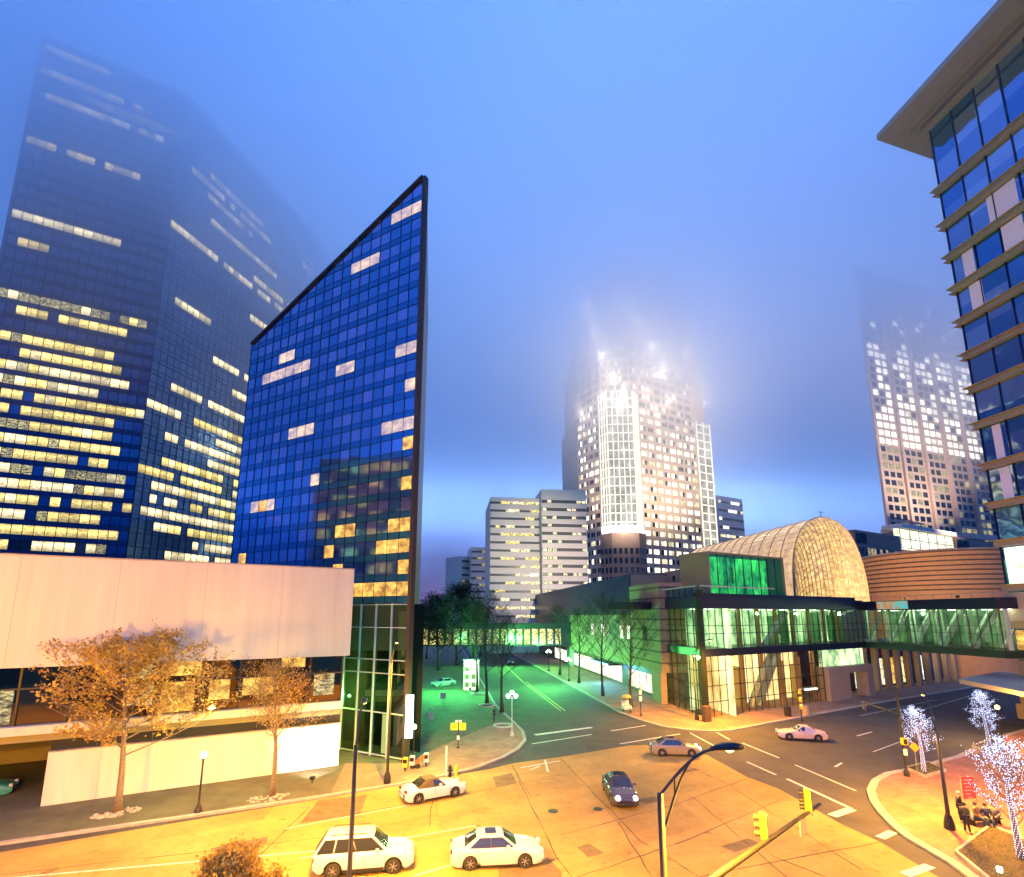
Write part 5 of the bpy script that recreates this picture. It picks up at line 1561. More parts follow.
ad = (mt - mb).normalized(); sn = V((ad.x, ad.y, 0)).normalized(); sd = V((-sn.y, sn.x, 0))
def on_arm(x, y):
    best = min((abs(proj(mb.lerp(mt, k / 200))[0] - x), k) for k in range(201)); return mb.lerp(mt, best[1] / 200)
def signal(label, c, d=None, m_=None):
    t = thing('traffic_signal', label, 'traffic light', tuple(c), 'traffic signals')
    n_ = sn if d is None else V((-d.y, d.x, 0)); dv = V((-.93, .36, 0)) if d is None else d
    signal_head(t, c, dv, V((-dv.y, dv.x, 0)), m_)
    b = MB(); b.bar(c + V((.1, .0, -.45)), c + V((.1, .0, .3)), .04, .04); b.build('bracket', M['grey'], t)
pA_ = on_arm(767, 830); signal('yellow traffic signal on the mast arm, further from the arm end', pA_ + V((-.02, .1, .35)))
pB2 = on_arm(809, 808); signal('yellow traffic signal at the outer end of the mast arm', pB2 + V((.05, .1, .3)))
ps = on_arm(806, 815); b = MB(); b.boxf(Fr(ps, sn), -.22, .22, .1, .13, ps.z - .62, ps.z - .18); tag(b.build('sign_panel', M['tan']), 'back of a small rectangular sign hanging under the mast arm', 'sign')

# signal pole at the right corner with arm to the left
p = G(907, 776, .13)
t = thing('signal_pole', 'dark signal pole at the right corner with a thin arm to the left', 'signal pole', tuple(p))
b = MB(); b.lathe(p, [(.22, 0), (.2, .3), (.1, .5), (.08, 6.7)], 10); b.build('pole', M['dark'], t)
pe = AT(864, 706, p.y + 4.5); pz = AT(898, 714, p.y); b = MB(); b.tube([V((p.x, p.y, pz.z)), V((pe.x, pe.y, pz.z + .15))], [.07, .04], 8); b.build('arm', M['dark'], t)
signal('pale traffic signal hanging at the end of the thin arm over the right street', V((pe.x, pe.y, pz.z - .1)), V((-.3, -.95, 0)), M['grey'])
t = thing('walk_signal', 'yellow pedestrian signal box strapped to the signal pole at the right corner', 'pedestrian signal', (p.x, p.y, p.z + 2.6))
b = MB(); b.box(p.x - .28, p.x + .12, p.y - .42, p.y - .12, 2.5, 3.0); b.build('housing', M['signal_yellow'], t, bevel=.02)
b = MB(); b.box(p.x - .24, p.x + .06, p.y - .44, p.y - .421, 2.55, 2.95); b.build('lens', M['black'], t)
t = thing('push_button', 'small white crossing button plate on the signal pole at the right corner', 'crossing button', (p.x, p.y, 1.4)); b = MB(); b.box(p.x - .13, p.x + .11, p.y - .22, p.y - .1, 1.7, 2.15); b.build('plate', M['white'], t)
q = G(918, 776, .13)
t = thing('warning_sign', 'orange diamond sign on a short post beside the lit tree', 'road sign', tuple(q))
b = MB(); b.tube([q, q + V((0, 0, 2.0))], .03, 6); b.build('post', M['grey'], t)
b = MB(); c = q + V((0, -.05, 2.1)); b.add([c + V((-.42, 0, .1)), c + V((0, 0, -.32)), c + V((.42, 0, -.05)), c + V((0, 0, .4)), c + V((-.42, .03, .1)), c + V((0, .03, -.32)), c + V((.42, .03, -.05)), c + V((0, .03, .4))], [(0, 1, 2, 3), (7, 6, 5, 4), (0, 4, 5, 1), (1, 5, 6, 2), (2, 6, 7, 3), (3, 7, 4, 0)])
b.build('sign_face', mat('sign_orange', (.75, .30, .02), .5), t)
# yellow two-leaf sign on the plaza
q = G(458, 748, .13)
t = thing('parking_sign', 'pair of square yellow signs on one post on the plaza', 'sign', tuple(q))
b = MB(); b.tube([q, q + V((0, 0, 2.6))], .045, 8); b.lathe(q, [(.16, 0), (.12, .1), (.05, .16)], 8); b.build('post', M['dark'], t)
for s in (-1, 1):
    b = MB(); b.box(q.x + s * .40 - .33, q.x + s * .40 + .33, q.y - .04, q.y, 1.75, 2.4); sg = b.build('sign_panel', mat('sign_yellow', (.72, .68, .04), .5), t)
    b = MB(); b.box(q.x + s * .40 - .2, q.x + s * .40 + .2, q.y - .045, q.y - .041, 1.98, 2.05); b.box(q.x + s * .40 - .2, q.x + s * .40 + .2, q.y - .045, q.y - .041, 2.15, 2.2); b.build('lettering', M['dark'], sg)
b = MB(); b.box(q.x - .3, q.x + .3, q.y - .03, q.y, 2.45, 2.65); b.build('notice', M['white'], t); b = MB(); b.box(q.x - .12, q.x + .12, q.y - .08, q.y - .05, .9, 1.25); b.build('notice', M['white'], t)
# white pedestal map signs on the plaza
for x, y, lab in ((430, 727, 'white and green map board on a post on the dark plaza'), (443, 705, 'small white notice board near the moving green car')):
    q = G(x, y, .13); t = thing('map_board', lab, 'notice board', tuple(q))
    b = MB(); b.tube([q, q + V((0, 0, 1.2))], .04, 6); b.build('post', M['grey'], t)
    b = MB(); b.box(q.x - .4, q.x + .4, q.y - .05, q.y, .95, 1.75); b.bar(q + V((-.45, 0, 1.9)), q + V((0, 0, 2.15)), .08, .06); b.bar(q + V((.45, 0, 1.9)), q + V((0, 0, 2.15)), .08, .06); b.build('board', M['steel'], t)
# tall white lit sign blade on the wedge tower corner
q0 = G(409, 772); d_ = q0.y
z0 = AT(409, 738, d_).z; z1 = AT(409, 695, d_).z
b = MB(); b.box(AT(405.5, 720, d_).x, AT(413, 720, d_).x, d_ - .1, d_ + .1, z0, z1)
t = thing('blade_sign', 'tall white illuminated blade sign on the corner of the wedge tower', 'sign', (q0.x, d_, z0)); b.build('light_box', emis('sign_white', (.95, .95, 1), 3.2), t)
b = MB(); b.bar(V((AT(404, 700, d_).x, d_, z1 - .3)), V((AT(405.5, 700, d_).x, d_, z1 - .3)), .06, .06); b.bar(V((AT(404, 730, d_).x, d_, z0 + .3)), V((AT(405.5, 730, d_).x, d_, z0 + .3)), .06, .06); b.build('bracket', M['dark'], t)
# lit white kiosk
q = G(473, 690, .13); t = thing('kiosk', 'white brightly lit kiosk with pictures behind the bare trees on the plaza', 'kiosk', tuple(q))
kz = AT(470, 660, q.y).z
b = MB(); b.box(q.x - 1.6, q.x + .9, q.y, q.y + 1.2, .13, kz); b.build('wall', emis('kiosk_light', (1, .93, .85), 1.7), t)
for k in range(5): b = MB(); b.box(q.x - 1.4 + (k % 2) * 1.1, q.x - .7 + (k % 2) * 1.1, q.y - .03, q.y - .002, .6 + (k // 2) * 1.3, 1.4 + (k // 2) * 1.3); b.build('poster', M['poster'], t)
b = MB(); b.box(q.x - 1.8, q.x + 1.1, q.y - .3, q.y + 1.4, kz + .01, kz + .15); b.build('roof', M['grey'], t)
# ring kerb around the tree at the plaza edge, bollards, cones, post boxes
for x, y, lab in ((477, 694, 'tree pit ring around the kiosk tree'), (487, 706, 'tree pit ring around the tall plaza tree'), (503, 726, 'ring kerb behind the twin globe lamp')):
    b = MB(); b.lathe(G(x, y, .13), [(1.15, 0), (1.15, .16), (.95, .16), (.95, 0)], 24); tag(b.build('tree_ring', M['steel']), 'pale ' + lab, 'tree ring')
cone_m = mat('cone_orange', (.75, .16, .03), .5)
for k, (x, y, m_, lab) in enumerate(((405, 771, 'signal_yellow', 'yellow post box, first by the wedge tower corner'), (412, 769, 'white', 'white news box between the yellow post and the orange barrel'), (426, 766, 'white', 'white news box at the dark end of the row'))):
    q = G(x, y, .13); t = thing('news_box', lab, 'news box', tuple(q))
    b = MB(); b.box(q.x - .2, q.x + .2, q.y - .2, q.y + .2, .45, 1.15); b.build('case', M[m_], t, bevel=.03)
    b = MB(); b.box(q.x - .16, q.x + .16, q.y - .215, q.y - .201, .75, 1.05); b.build('window', M['black'], t)
    b = MB(); b.box(q.x - .05, q.x + .05, q.y - .05, q.y + .05, .13, .449); b.build('leg', M['dark'], t)
q = G(419, 768, .13); t = thing('hand_cart', 'small orange cart with a dark wheel beside the news boxes', 'cart', tuple(q))
b = MB(); b.bar(q + V((-.3, 0, .35)), q + V((.35, 0, .95)), .3, .25); b.build('tray', cone_m, t)
b = MB(); b.lathe(q + V((-.05, -.2, .2)), [(.2, -.03), (.2, .03)], 14, axis='y'); b.build('wheel', M['tyre'], t)
q = G(446, 776, .13); t = thing('kerb_post', 'tall pale post standing at the kerb behind the white convertible', 'post', tuple(q)); b = MB(); b.tube([q, q + V((0, 0, 2.1))], .07, 8); b.ball(q + V((0, 0, 2.14)), .09, 8); b.build('post', M['white'], t)
for k, (x, m_) in enumerate(((450, 'dark'), (456, 'signal_yellow'))):
    q = G(x, 776.5, .13); t = thing('hydrant', ['dark hydrant between the pale kerb post and the yellow one', 'yellow hydrant right of the dark one at the kerb'][k], 'hydrant', tuple(q))
    b = MB(); b.lathe(q, [(.16, 0), (.13, .06), (.12, .55), (.17, .6), (.13, .75), (.04, .85)], 12); b.build('barrel', M[m_], t)
    b = MB(); b.lathe(q + V((0, 0, .45)), [(.06, -.2), (.06, .2)], 8, axis='x'); b.build('nozzle', M[m_], t)
# bins and planters on the corner pavement, railing by the foyer
for x, y, lab in ((788, 716, 'dark litter bin at the end of the glass foyer front'), (806, 715, 'tan stone bin by the white sign in front of the entrance portal')):
    q = G(x, y, .13); t = thing('litter_bin', lab, 'bin', tuple(q)); b = MB(); b.lathe(q, [(.4, 0), (.42, .9), (.44, .92), (.44, 1.0), (.3, 1.1)], 16); b.build('drum', M['tan'] if x > 800 else M['dark'], t)
t = thing('railing', 'dark railing at the foot of the foyer side glass', 'railing', tuple(fC(2, -1, 0)))
b = MB()
for k in range(9): b.tube([fC(.3 + k * .7, -1.0, .13), fC(.3 + k * .7, -1.0, 1.15)], .02, 5)
b.bar(fC(.2, -1, 1.15), fC(6.1, -1, 1.15), .05, .05); b.bar(fC(.2, -1, .35), fC(6.1, -1, .35), .04, .04); b.build('rails', M['dark'], t)
for x, y, lab in ((709, 722, 'dark utility cabinet at the corner of the glass foyer'),):
    q = G(x, y, .13); t = thing('utility_cabinet', lab, 'cabinet', tuple(q)); b = MB(); b.boxf(Fr(q, B), -.5, .5, 0, .6, .13, 1.9); b.build('case', M['brown_stone'], t, bevel=.03)
for x, y, h, lab in ((765, 689, 0, 0),): pass
for x, y, h, lab in ((641, 716, 4.2, 'signal post with white boxes beside the cycle taxi'), (802, 722, 3.9, 'signal post with red lamps in front of the glass foyer')):
    q = G(x, y, .13); t = thing('signal_post', lab, 'signal post', tuple(q)); b = MB(); b.lathe(q, [(.14, 0), (.12, .3), (.06, .45), (.05, h)], 8); b.build('post', M['dark'], t)
    for k, z in enumerate((h - .3, h - 1.2, h - 2)):
        b = MB(); b.box(q.x - .17, q.x + .17, q.y - .2, q.y - .06, z - .3, z + .3); hb = b.build('housing', M['white'] if x < 700 else M['signal_yellow'], t, bevel=.02)
        b = MB(); b.lathe(q + V((0, -.21, z + .05)), [(.09, -.01), (.09, .0)], 10, axis='y'); b.build('lens', emis('red_lens' + str(k) + str(x), (1, .12, .05) if k == 0 else (1, .6, .3), 2), hb)
# red glowing sign far away
ps_ = AT(481, 610, 160); b = MB(); b.box(ps_.x - 2.5, ps_.x + 2.5, 159.8, 160, ps_.z - .7, ps_.z + .7)
t = thing('roof_sign', 'small red glowing sign beyond the footbridge trees', 'sign', (ps_.x, 160, ps_.z)); b.build('panel', mat('sign_back', (.1, .02, .02), .5), t)
b = MB()
for k in range(6): b.box(ps_.x - 2.2 + k * .76, ps_.x - 1.7 + k * .76, 159.7, 159.79, ps_.z - .4, ps_.z + .4)
b.build('lettering', emis('sign_red', (1, .05, .05), 2.5), t)
b = MB(); b.tube([V((ps_.x, 160.1, 0)), V((ps_.x, 160.1, ps_.z - .7))], .3, 6); b.build('post', M['dark'], t)

# ================================================================== VEHICLES
def paintm(name, c, rough=.25):
    return mat(name, c, rough, coat=.6)
head_off = mat('headlight_lens', (.6, .62, .65), .1, spec=.9)
tail_m = mat('tail_light_lens', (.35, .02, .015), .2)
head_on = emis('headlight_lit', (.95, .97, 1), 6)
def car(name, label, cat, kind, c_near_rear, c_near_front, paint, Lc, Wc, wb, lights=False, roof_m=None, group=None, tail_on=False, both=None):
    """c_near_*: ground points of the two wheels on the side facing the camera"""
    P, Q = V(c_near_rear), V(c_near_front); d = (Q - P); meas = d.length; d.normalize()
    n = V((-d.y, d.x, 0))
    if n.dot((P + Q) / 2) < 0: n = -n
    ctr = (P + Q) / 2 + n * (Wc / 2 - .1)
    print(name, 'wheelbase measured', round(meas, 2), 'used', wb)
    hd = math.atan2(d.y, d.x)
    t = thing(name, label, cat, (ctr.x, ctr.y, .006), group); t.rotation_euler = (0, 0, hd)
    prm = {'sedan': (.96, 1.44, .16), 'suv': (1.08, 1.74, .22), 'convertible': (.92, 1.34, .15), 'van': (1.1, 1.9, .2)}[kind]
    belt, roof, zb = prm
    h = Lc / 2; Rw = .35 if kind == 'suv' else .325
    def zt_(x):
        u = x / h
        pts = {'sedan': [(-1, .70), (-.97, .90), (-.72, 1.01), (-.5, 1.0), (.3, .96), (.45, .95), (.85, .78), (.97, .66), (1, .5)],
               'suv': [(-1, .75), (-.98, 1.05), (-.8, 1.10), (.3, 1.09), (.42, 1.08), (.86, .96), (.97, .80), (1, .55)],
               'convertible': [(-1, .62), (-.96, .84), (-.72, .93), (-.4, .92), (.25, .88), (.4, .89), (.85, .74), (.97, .6), (1, .46)],
               'van': [(-1, .8), (-.98, 1.08), (.5, 1.1), (.8, .95), (.97, .8), (1, .6)]}[kind]
        for (a, za), (b_, zb_) in zip(pts, pts[1:]):
            if u <= b_: return za + (zb_ - za) * (u - a) / (b_ - a)
        return pts[-1][1]
    def wd(x):
        u = abs(x / h)
        return Wc / 2 * (1 - .22 * max(0, (u - .72) / .28) ** 2.2)
    xs = set([-h, -h * .985, -h * .95, h * .985, h, h * .95])
    for k in range(25): xs.add(-h + Lc * k / 24)
    for c in (-wb / 2, wb / 2):
        for k in range(-5, 6): xs.add(c + (Rw + .07) * math.sin(k / 5 * PI / 2))
    xs = sorted(xs); xs = [x for i, x in enumerate(xs) if i == 0 or x - xs[i - 1] > .012]
    b = MB(); rows = []
    for x in xs:
        w_ = wd(x); zt2 = zt_(x); arch = 0
        for c in (-wb / 2, wb / 2):
            if abs(x - c) < Rw + .07: arch = max(arch, Rw + math.sqrt(max(0, (Rw + .07) ** 2 - (x - c) ** 2)))
        e = .0 if abs(x) < h * .9 else .16 * ((abs(x) / h - .9) / .1)
        zl = max(zb + e, arch)
        zm = max(.52, zl + .04); zs_ = max(zt2 - .14, zm + .02)
        half = [(0, zb + e), (w_ * .70, zb + e), (w_ * .72, zl), (w_ * .975, zl), (w_, zl + .03), (w_ * 1.0, (zm + zs_) / 2), (w_ * .975, zs_), (w_ * .93, max(zt2 - .04, zs_ + .01)), (w_ * .80, zt2), (w_ * .4, zt2 + .025), (0, zt2 + .035)]
        rows.append([V((x, y_, z_)) for y_, z_ in half] + [V((x, -y_, z_)) for y_, z_ in half[-2:0:-1]])
    m_ = len(rows[0]); vs = [p for r__ in rows for p in r__]
    fs = [(k * m_ + i, k * m_ + (i + 1) % m_, (k + 1) * m_ + (i + 1) % m_, (k + 1) * m_ + i) for k in range(len(rows) - 1) for i in range(m_)]
    fs += [list(range(m_)), list(range(len(vs) - m_, len(vs)))[::-1]]
    b.add(vs, fs)
    def put(mb_, nm, m2, par=t, **kw):
        o = mb_.build(nm, m2, None, **kw); o.parent = par; return o
    bo = put(b, 'body', paint, smooth=True)
    # greenhouse
    g = {'sedan': (-h * .74, h * .42, -h * .40, h * .10), 'suv': (-h * .985, h * .46, -h * .80, h * .14), 'convertible': (-h * .62, h * .30, -h * .30, h * .02), 'van': (-h * .97, h * .8, -h * .95, h * .55)}[kind]
    xr0, xf0, xr1, xf1 = g; wb_, wt = Wc / 2 * .90, Wc / 2 * .68
    if kind == 'suv': wt = Wc / 2 * .74
    z0 = belt - .02
    def gp(u, v, side):
        """u 0 rear..1 front, v 0 belt..1 roof on the side of the cabin"""
        x = (xr0 + (xf0 - xr0) * u) * (1 - v) + (xr1 + (xf1 - xr1) * u) * v
        y_ = (wb_ + (wt - wb_) * v) * side
        return V((x, y_, z0 + (roof - z0) * v))
    b = MB(); ring = []
    vsn = (-.12, 0, .35, .7, .9, 1.0)
    rows = []
    for v in vsn:
        sh = 0 if v < .9 else (.02 if v < 1 else .10)
        row = []
        for u in (0, .08, .3, .5, .7, .92, 1): row.append((u, 1))
        r2_ = []
        for u, s_ in row: p = gp(u, v, 1); r2_.append(V((p.x * (1 - sh * .3), p.y * (1 - sh) * (1 if .0 < u < 1 else .93), p.z)))
        for u, s_ in row[::-1]: p = gp(u, v, -1); r2_.append(V((p.x * (1 - sh * .3), p.y * (1 - sh) * (1 if .0 < u < 1 else .93), p.z)))
        rows.append(r2_)
    m_ = len(rows[0]); vs = [p for r__ in rows for p in r__]
    fs = [(k * m_ + i, k * m_ + (i + 1) % m_, (k + 1) * m_ + (i + 1) % m_, (k + 1) * m_ + i) for k in range(len(rows) - 1) for i in range(m_)]
    b.add(vs, fs)
    # crowned roof
    top = rows[-1]; o0 = len(b.v); 
    half_ = m_ // 2
    mid = [V(((top[i].x + top[m_ - 1 - i].x) / 2, 0, roof + .045)) for i in range(half_)]
    b.add(top[:half_] + mid + [top[m_ - 1 - i] for i in range(half_)], [(k * half_ + i, k * half_ + i + 1, (k + 1) * half_ + i + 1, (k + 1) * half_ + i) for k in range(2) for i in range(half_ - 1)])
    put(b, 'roof', roof_m or paint, smooth=True)
    # glass
    def pane(u0, u1, v0, v1, side, nm='side_window', sk=0.0):
        b = MB(); o_ = V((0, side * .006, 0))
        q = [gp(u0 - .02, v0 - .05, side), gp(u1 + .02, v0 - .05, side), gp(u1 + .012, v1 + .045, side), gp(u0 - .012, v1 + .045, side)]
        b.add([p + o_ for p in q] + [p - o_ for p in q], [(0, 1, 2, 3), (0, 4, 5, 1), (1, 5, 6, 2), (2, 6, 7, 3), (3, 7, 4, 0)]); put(b, 'window_trim', M['dark'])
        b = MB(); o_ = V((0, side * .012, 0))
        q = [gp(u0, v0, side), gp(u1, v0, side), gp(u1 - sk, v1, side), gp(u0, v1, side)]
        b.add([p + o_ for p in q] + [p - o_ for p in q], [(0, 1, 2, 3), (0, 4, 5, 1), (1, 5, 6, 2), (2, 6, 7, 3), (3, 7, 4, 0)]); put(b, nm, M['autoglass'])
    if kind == 'convertible': splits = [(.60, .90)]
    elif kind == 'suv': splits = [(.05, .24), (.29, .56), (.60, .95)]
    elif kind == 'van': splits = [(.62, .95)]
    else: splits = [(.12, .50), (.53, .93)]
    for s_ in (1, -1):
        for u0, u1 in splits: pane(u0, u1, .10, .84, s_)
    def endpane(front, nm):
        u = 1.0 if front else 0.0; b = MB(); sg = 1 if front else -1
        v0, v1 = .08, .90
        q = []
        for v, s_ in ((v0, .88), (v0, -.88), (v1, -.86), (v1, .86)): p = gp(u, v, s_ / abs(s_)); q.append(V((p.x + sg * .014, p.y * abs(s_) * .97, p.z + .008)))
        mid0 = (q[0] + q[1]) / 2 + V((sg * .04, 0, .0)); mid1 = (q[2] + q[3]) / 2 + V((sg * .03, 0, .02))
        b.add([q[0], mid0, q[1], q[2], mid1, q[3]], [(0, 1, 4, 5), (1, 2, 3, 4)]); put(b, nm, M['autoglass'])
    endpane(True, 'windscreen')
    if kind != 'van': endpane(False, 'rear_window')
    if kind == 'sedan':
        b = MB(); b.box(xf1 - .85, xf1 - .28, -.34, .34, roof + .03, roof + .055); put(b, 'sunroof', M['autoglass'], bevel=.01)
    if kind == 'suv':
        for s_ in (1, -1):
            b = MB(); b.tube([V((xr1 + .25, s_ * wt * .88, roof + .02)), V((xr1 + .35, s_ * wt * .88, roof + .09)), V((xf1 - .25, s_ * wt * .88, roof + .09)), V((xf1 - .15, s_ * wt * .88, roof + .02))], .022, 6); put(b, 'roof_rail', M['dark'])
    # sills, bumper undersides and wheel arch lips
    for s_ in (1, -1):
        b = MB(); y0_, y1_ = sorted((s_ * (Wc / 2 - .06), s_ * (Wc / 2 + .008)))
        b.box(-wb / 2 + Rw + .1, wb / 2 - Rw - .1, y0_, y1_, zb - .02, zb + (.16 if kind == 'suv' else .07)); put(b, 'sill', M['dark'], bevel=.01)
        for c in (-wb / 2, wb / 2):
            b = MB(); ys = s_ * (Wc / 2 * .985)
            b.tube([V((c + (Rw + .075) * math.cos(a), ys, Rw + (Rw + .075) * math.sin(a))) for a in [R(-8 + k * 196 / 14) for k in range(15)]], .022, 6); put(b, 'arch_lip', M['dark'] if kind == 'suv' else paint, smooth=True)
            b = MB(); b.lathe((c, s_ * (Wc / 2 - .2), Rw), [(Rw + .06, -.09), (Rw + .06, .09)], 20, axis='y'); put(b, 'arch_liner', M['black'])
    b = MB(); b.box(h * .93, h * .985, -Wc / 2 * .72, Wc / 2 * .72, zb + .04, zb + .16); put(b, 'front_valance', M['dark'], bevel=.02)
    b = MB(); b.box(-h * .985, -h * .93, -Wc / 2 * .72, Wc / 2 * .72, zb + .04, zb + .16); put(b, 'rear_valance', M['dark'], bevel=.02)
    # door seams and handles
    b = MB()
    for s_ in (1, -1):
        for x in ((-.15, .95) if kind == 'convertible' else (-.95, .05, 1.0)):
            b.box(x - .008, x + .008, s_ * Wc / 2 * 1.0 - .004, s_ * Wc / 2 * 1.0 + .004, .36, belt - .12)
    put(b, 'door_seam', M['dark'])
    for s_ in (1, -1):
        for x in ((.0,) if kind == 'convertible' else (-.75, .25)):
            b = MB(); b.box(x - .09, x + .09, s_ * Wc / 2 - .02, s_ * Wc / 2 + .025, belt - .2, belt - .165); put(b, 'door_handle', paint)
        b = MB(); b.box(xf0 - .55, xf0 - .38, s_ * (Wc / 2 - .06) - .01, s_ * (Wc / 2 - .06) + s_ * .2, belt, belt + .13) if s_ > 0 else b.box(xf0 - .55, xf0 - .38, -(Wc / 2 - .06) - .2, -(Wc / 2 - .06) + .01, belt, belt + .13)
        put(b, 'wing_mirror', paint, bevel=.03)
        # wheels
        for c in (-wb / 2, wb / 2):
            y_ = s_ * (Wc / 2 - .11)
            b = MB(); b.lathe((c, y_, Rw), [(Rw * .62, -.11), (Rw * .95, -.105), (Rw, -.08), (Rw, .08), (Rw * .95, .105), (Rw * .62, .11)], 28, axis='y'); wh = put(b, 'wheel', M['tyre'])
            b = MB(); yo = y_ + s_ * .085
            b.lathe((c, yo, Rw), [(Rw * .66, -.02), (Rw * .66, .02), (Rw * .58, .025), (Rw * .57, -.0)], 24, axis='y')
            for k in range(6):
                a = k * PI / 3 + .3; b.bar(V((c, yo + s_ * .01, Rw)), V((c + math.cos(a) * Rw * .6, yo + s_ * .005, Rw + math.sin(a) * Rw * .6)), .07, .03)
            b.lathe((c, yo + s_ * .012, Rw), [(.06, -.02), (.06, .02)], 12, axis='y'); o = put(b, 'rim', M['rim'], wh)
        # lamps
        yl = s_ * wd(h * .95) * .74
        b = MB(); b.lathe((h * .955, yl, .66), [(.16, -.1), (.15, .05), (.10, .09), (.02, .1)], 12, axis='x'); put(b, 'headlight', head_on if lights else head_off, smooth=True)
        b = MB(); b.box(-h * .995 - .01, -h * .93, yl - .16, yl + .16, .70, .86); put(b, 'tail_light', tail_m, bevel=.02)
    b = MB(); b.box(h * .97, h * 1.0 + .012, -.38, .38, .38, .54); put(b, 'grille', M['dark'], bevel=.01)
    b = MB(); b.box(-h - .016, -h * .99, -.26, .26, .52, .64); put(b, 'number_plate', M['white'])
    return t
white_p = paintm('white_car_paint', (.62, .63, .66)); silver_p = paintm('pale_silver_paint', (.62, .58, .58)); dark_p = paintm('dark_car_paint', (.06, .05, .06)); tan_p = paintm('bronze_car_paint', (.32, .25, .15)); green_p = paintm('pale_green_paint', (.35, .48, .40))
cloth_top = mat('brown_soft_top', (.10, .08, .03), .85)
car('sedan_car', 'pale silver sedan with a dark sunroof, at the bottom centre of the junction', 'car', 'sedan', G(469.5, 870.5), G(525.5, 867.5), silver_p, 4.75, 1.82, 2.75)
car('sport_utility_car', 'white sport utility car with roof rails behind the tall street lamp', 'car', 'suv', G(330, 879), G(395, 873.5), white_p, 4.8, 1.86, 2.85)
car('convertible_car', 'white convertible with a closed brown soft top, near the kerb by the wedge tower', 'car', 'convertible', G(417, 804), G(456, 796.5), white_p, 4.45, 1.78, 2.65, roof_m=cloth_top)
car('moving_car', 'dark purple car with bright headlights driving through the middle of the junction', 'car', 'sedan', G(604, 790), G(613, 806), dark_p, 4.6, 1.8, 2.7, lights=True)
car('moving_car', 'bronze car crossing the junction behind the lamp head, in front of the foyer', 'car', 'sedan', G(664, 756.5), G(690, 757), tan_p, 4.4, 1.75, 2.6, lights=True)
car('moving_car', 'pale peach car turning on the dark asphalt at the right', 'car', 'convertible', G(818, 741.5), G(790, 740), paintm('peach_paint', (.62, .46, .40)), 4.5, 1.78, 2.65)
car('moving_car', 'pale green car driving across the plaza road in front of the kiosk', 'car', 'sedan', G(456, 685.5), G(436, 688), green_p, 4.6, 1.8, 2.7, lights=False)
car('far_car', 'small car with lit lamps far down the green lit street', 'car', 'sedan', G(518, 663), G(512, 666), dark_p, 4.5, 1.8, 2.7, lights=False)
car('parked_car', 'teal car parked behind the end of the low white wall at the left edge', 'car', 'sedan', fr(s_l - 6.2, 4.0, 0), fr(s_l - 3.5, 4.0, 0), paintm('teal_paint', (.05, .30, .28)), 4.6, 1.8, 2.7)

# cycle taxi: white three-wheeler with yellow canopy
q = G(641, 711, .131); t = thing('cycle_taxi', 'white three wheeled cycle taxi with a yellow canopy parked at the corner kerb', 'cycle taxi', tuple(q), None)
dd = -A; nn = V((dd.y, -dd.x, 0)); t0 = G(628, 712, .14)
b = MB()
for o_ in (V(), dd * -1.3 + nn * .45, dd * -1.3 - nn * .45): 
    c = t0 + dd * .9 + o_ + V((0, 0, .3)); b.tube([c - nn * .03, c + nn * .03], .3, 16)
b.build('wheel', M['tyre'], t)
b = MB(); c = t0 + V((0, 0, .55)); b.hexa([c + dd * a_ + nn * s_ + V((0, 0, z)) for z in (-.25, .2) for a_, s_ in ((-1, -.5), (.1, -.5), (.1, .5), (-1, .5))]); b.hexa([c + dd * a_ + nn * s_ + V((0, 0, z)) for z in (.2, .75) for a_, s_ in ((-1.05, -.5), (-.85, -.5), (-.85, .5), (-1.05, .5))]); b.bar(c + dd * .1, c + dd * .95 + V((0, 0, -.2)), .12, .12); b.bar(c + dd * .95 + V((0, 0, -.2)), c + dd * .75 + V((0, 0, .6)), .05, .05); b.build('seat_body', M['white'], t, bevel=.04)
b = MB(); b.lathe(t0 + dd * -.45 + V((0, 0, 1.75)), [(.72, 0), (.7, .05), (.5, .28), (.2, .38), (.02, .4)], 14); b.build('canopy', mat('yellow_canopy', (.65, .52, .10), .7), t, smooth=True)
b = MB()
for a_, s_ in ((-1, -.45), (.0, -.45), (.0, .45), (-1, .45)): b.tube([t0 + dd * a_ + nn * s_ + V((0, 0, .7)), t0 + dd * (a_ * .8 - .1) + nn * s_ + V((0, 0, 1.78))], .025, 5)
b.build('canopy_post', M['grey'], t)

# ================================================================== PEOPLE
def skin_obj(name, verts, edges, radii, m_, parent, lv=1):
    me = bpy.data.meshes.new(name); me.from_pydata([tuple(v) for v in verts], edges, []); me.materials.append(m_)
    o = bpy.data.objects.new(name, me); col.objects.link(o); o.parent = parent
    sm = o.modifiers.new('skin', 'SKIN'); sm.use_smooth_shade = True
    lay = me.skin_vertices[0] if me.skin_vertices else None
    if lay is None:
        bpy.context.view_layer.objects.active = o
        lay = me.skin_vertices.new() if hasattr(me.skin_vertices, 'new') else None
    if lay:
        for i, r__ in enumerate(radii): lay.data[i].radius = (r__, r__) if not isinstance(r__, tuple) else r__
        lay.data[0].use_root = True
    s = o.modifiers.new('sub', 'SUBSURF'); s.levels = lv; s.render_levels = lv
    return o
skin_m = mat('skin', (.50, .32, .24), .6); hair_d = mat('dark_hair', (.03, .02, .015), .7); hair_g = mat('grey_hair', (.45, .42, .38), .7)
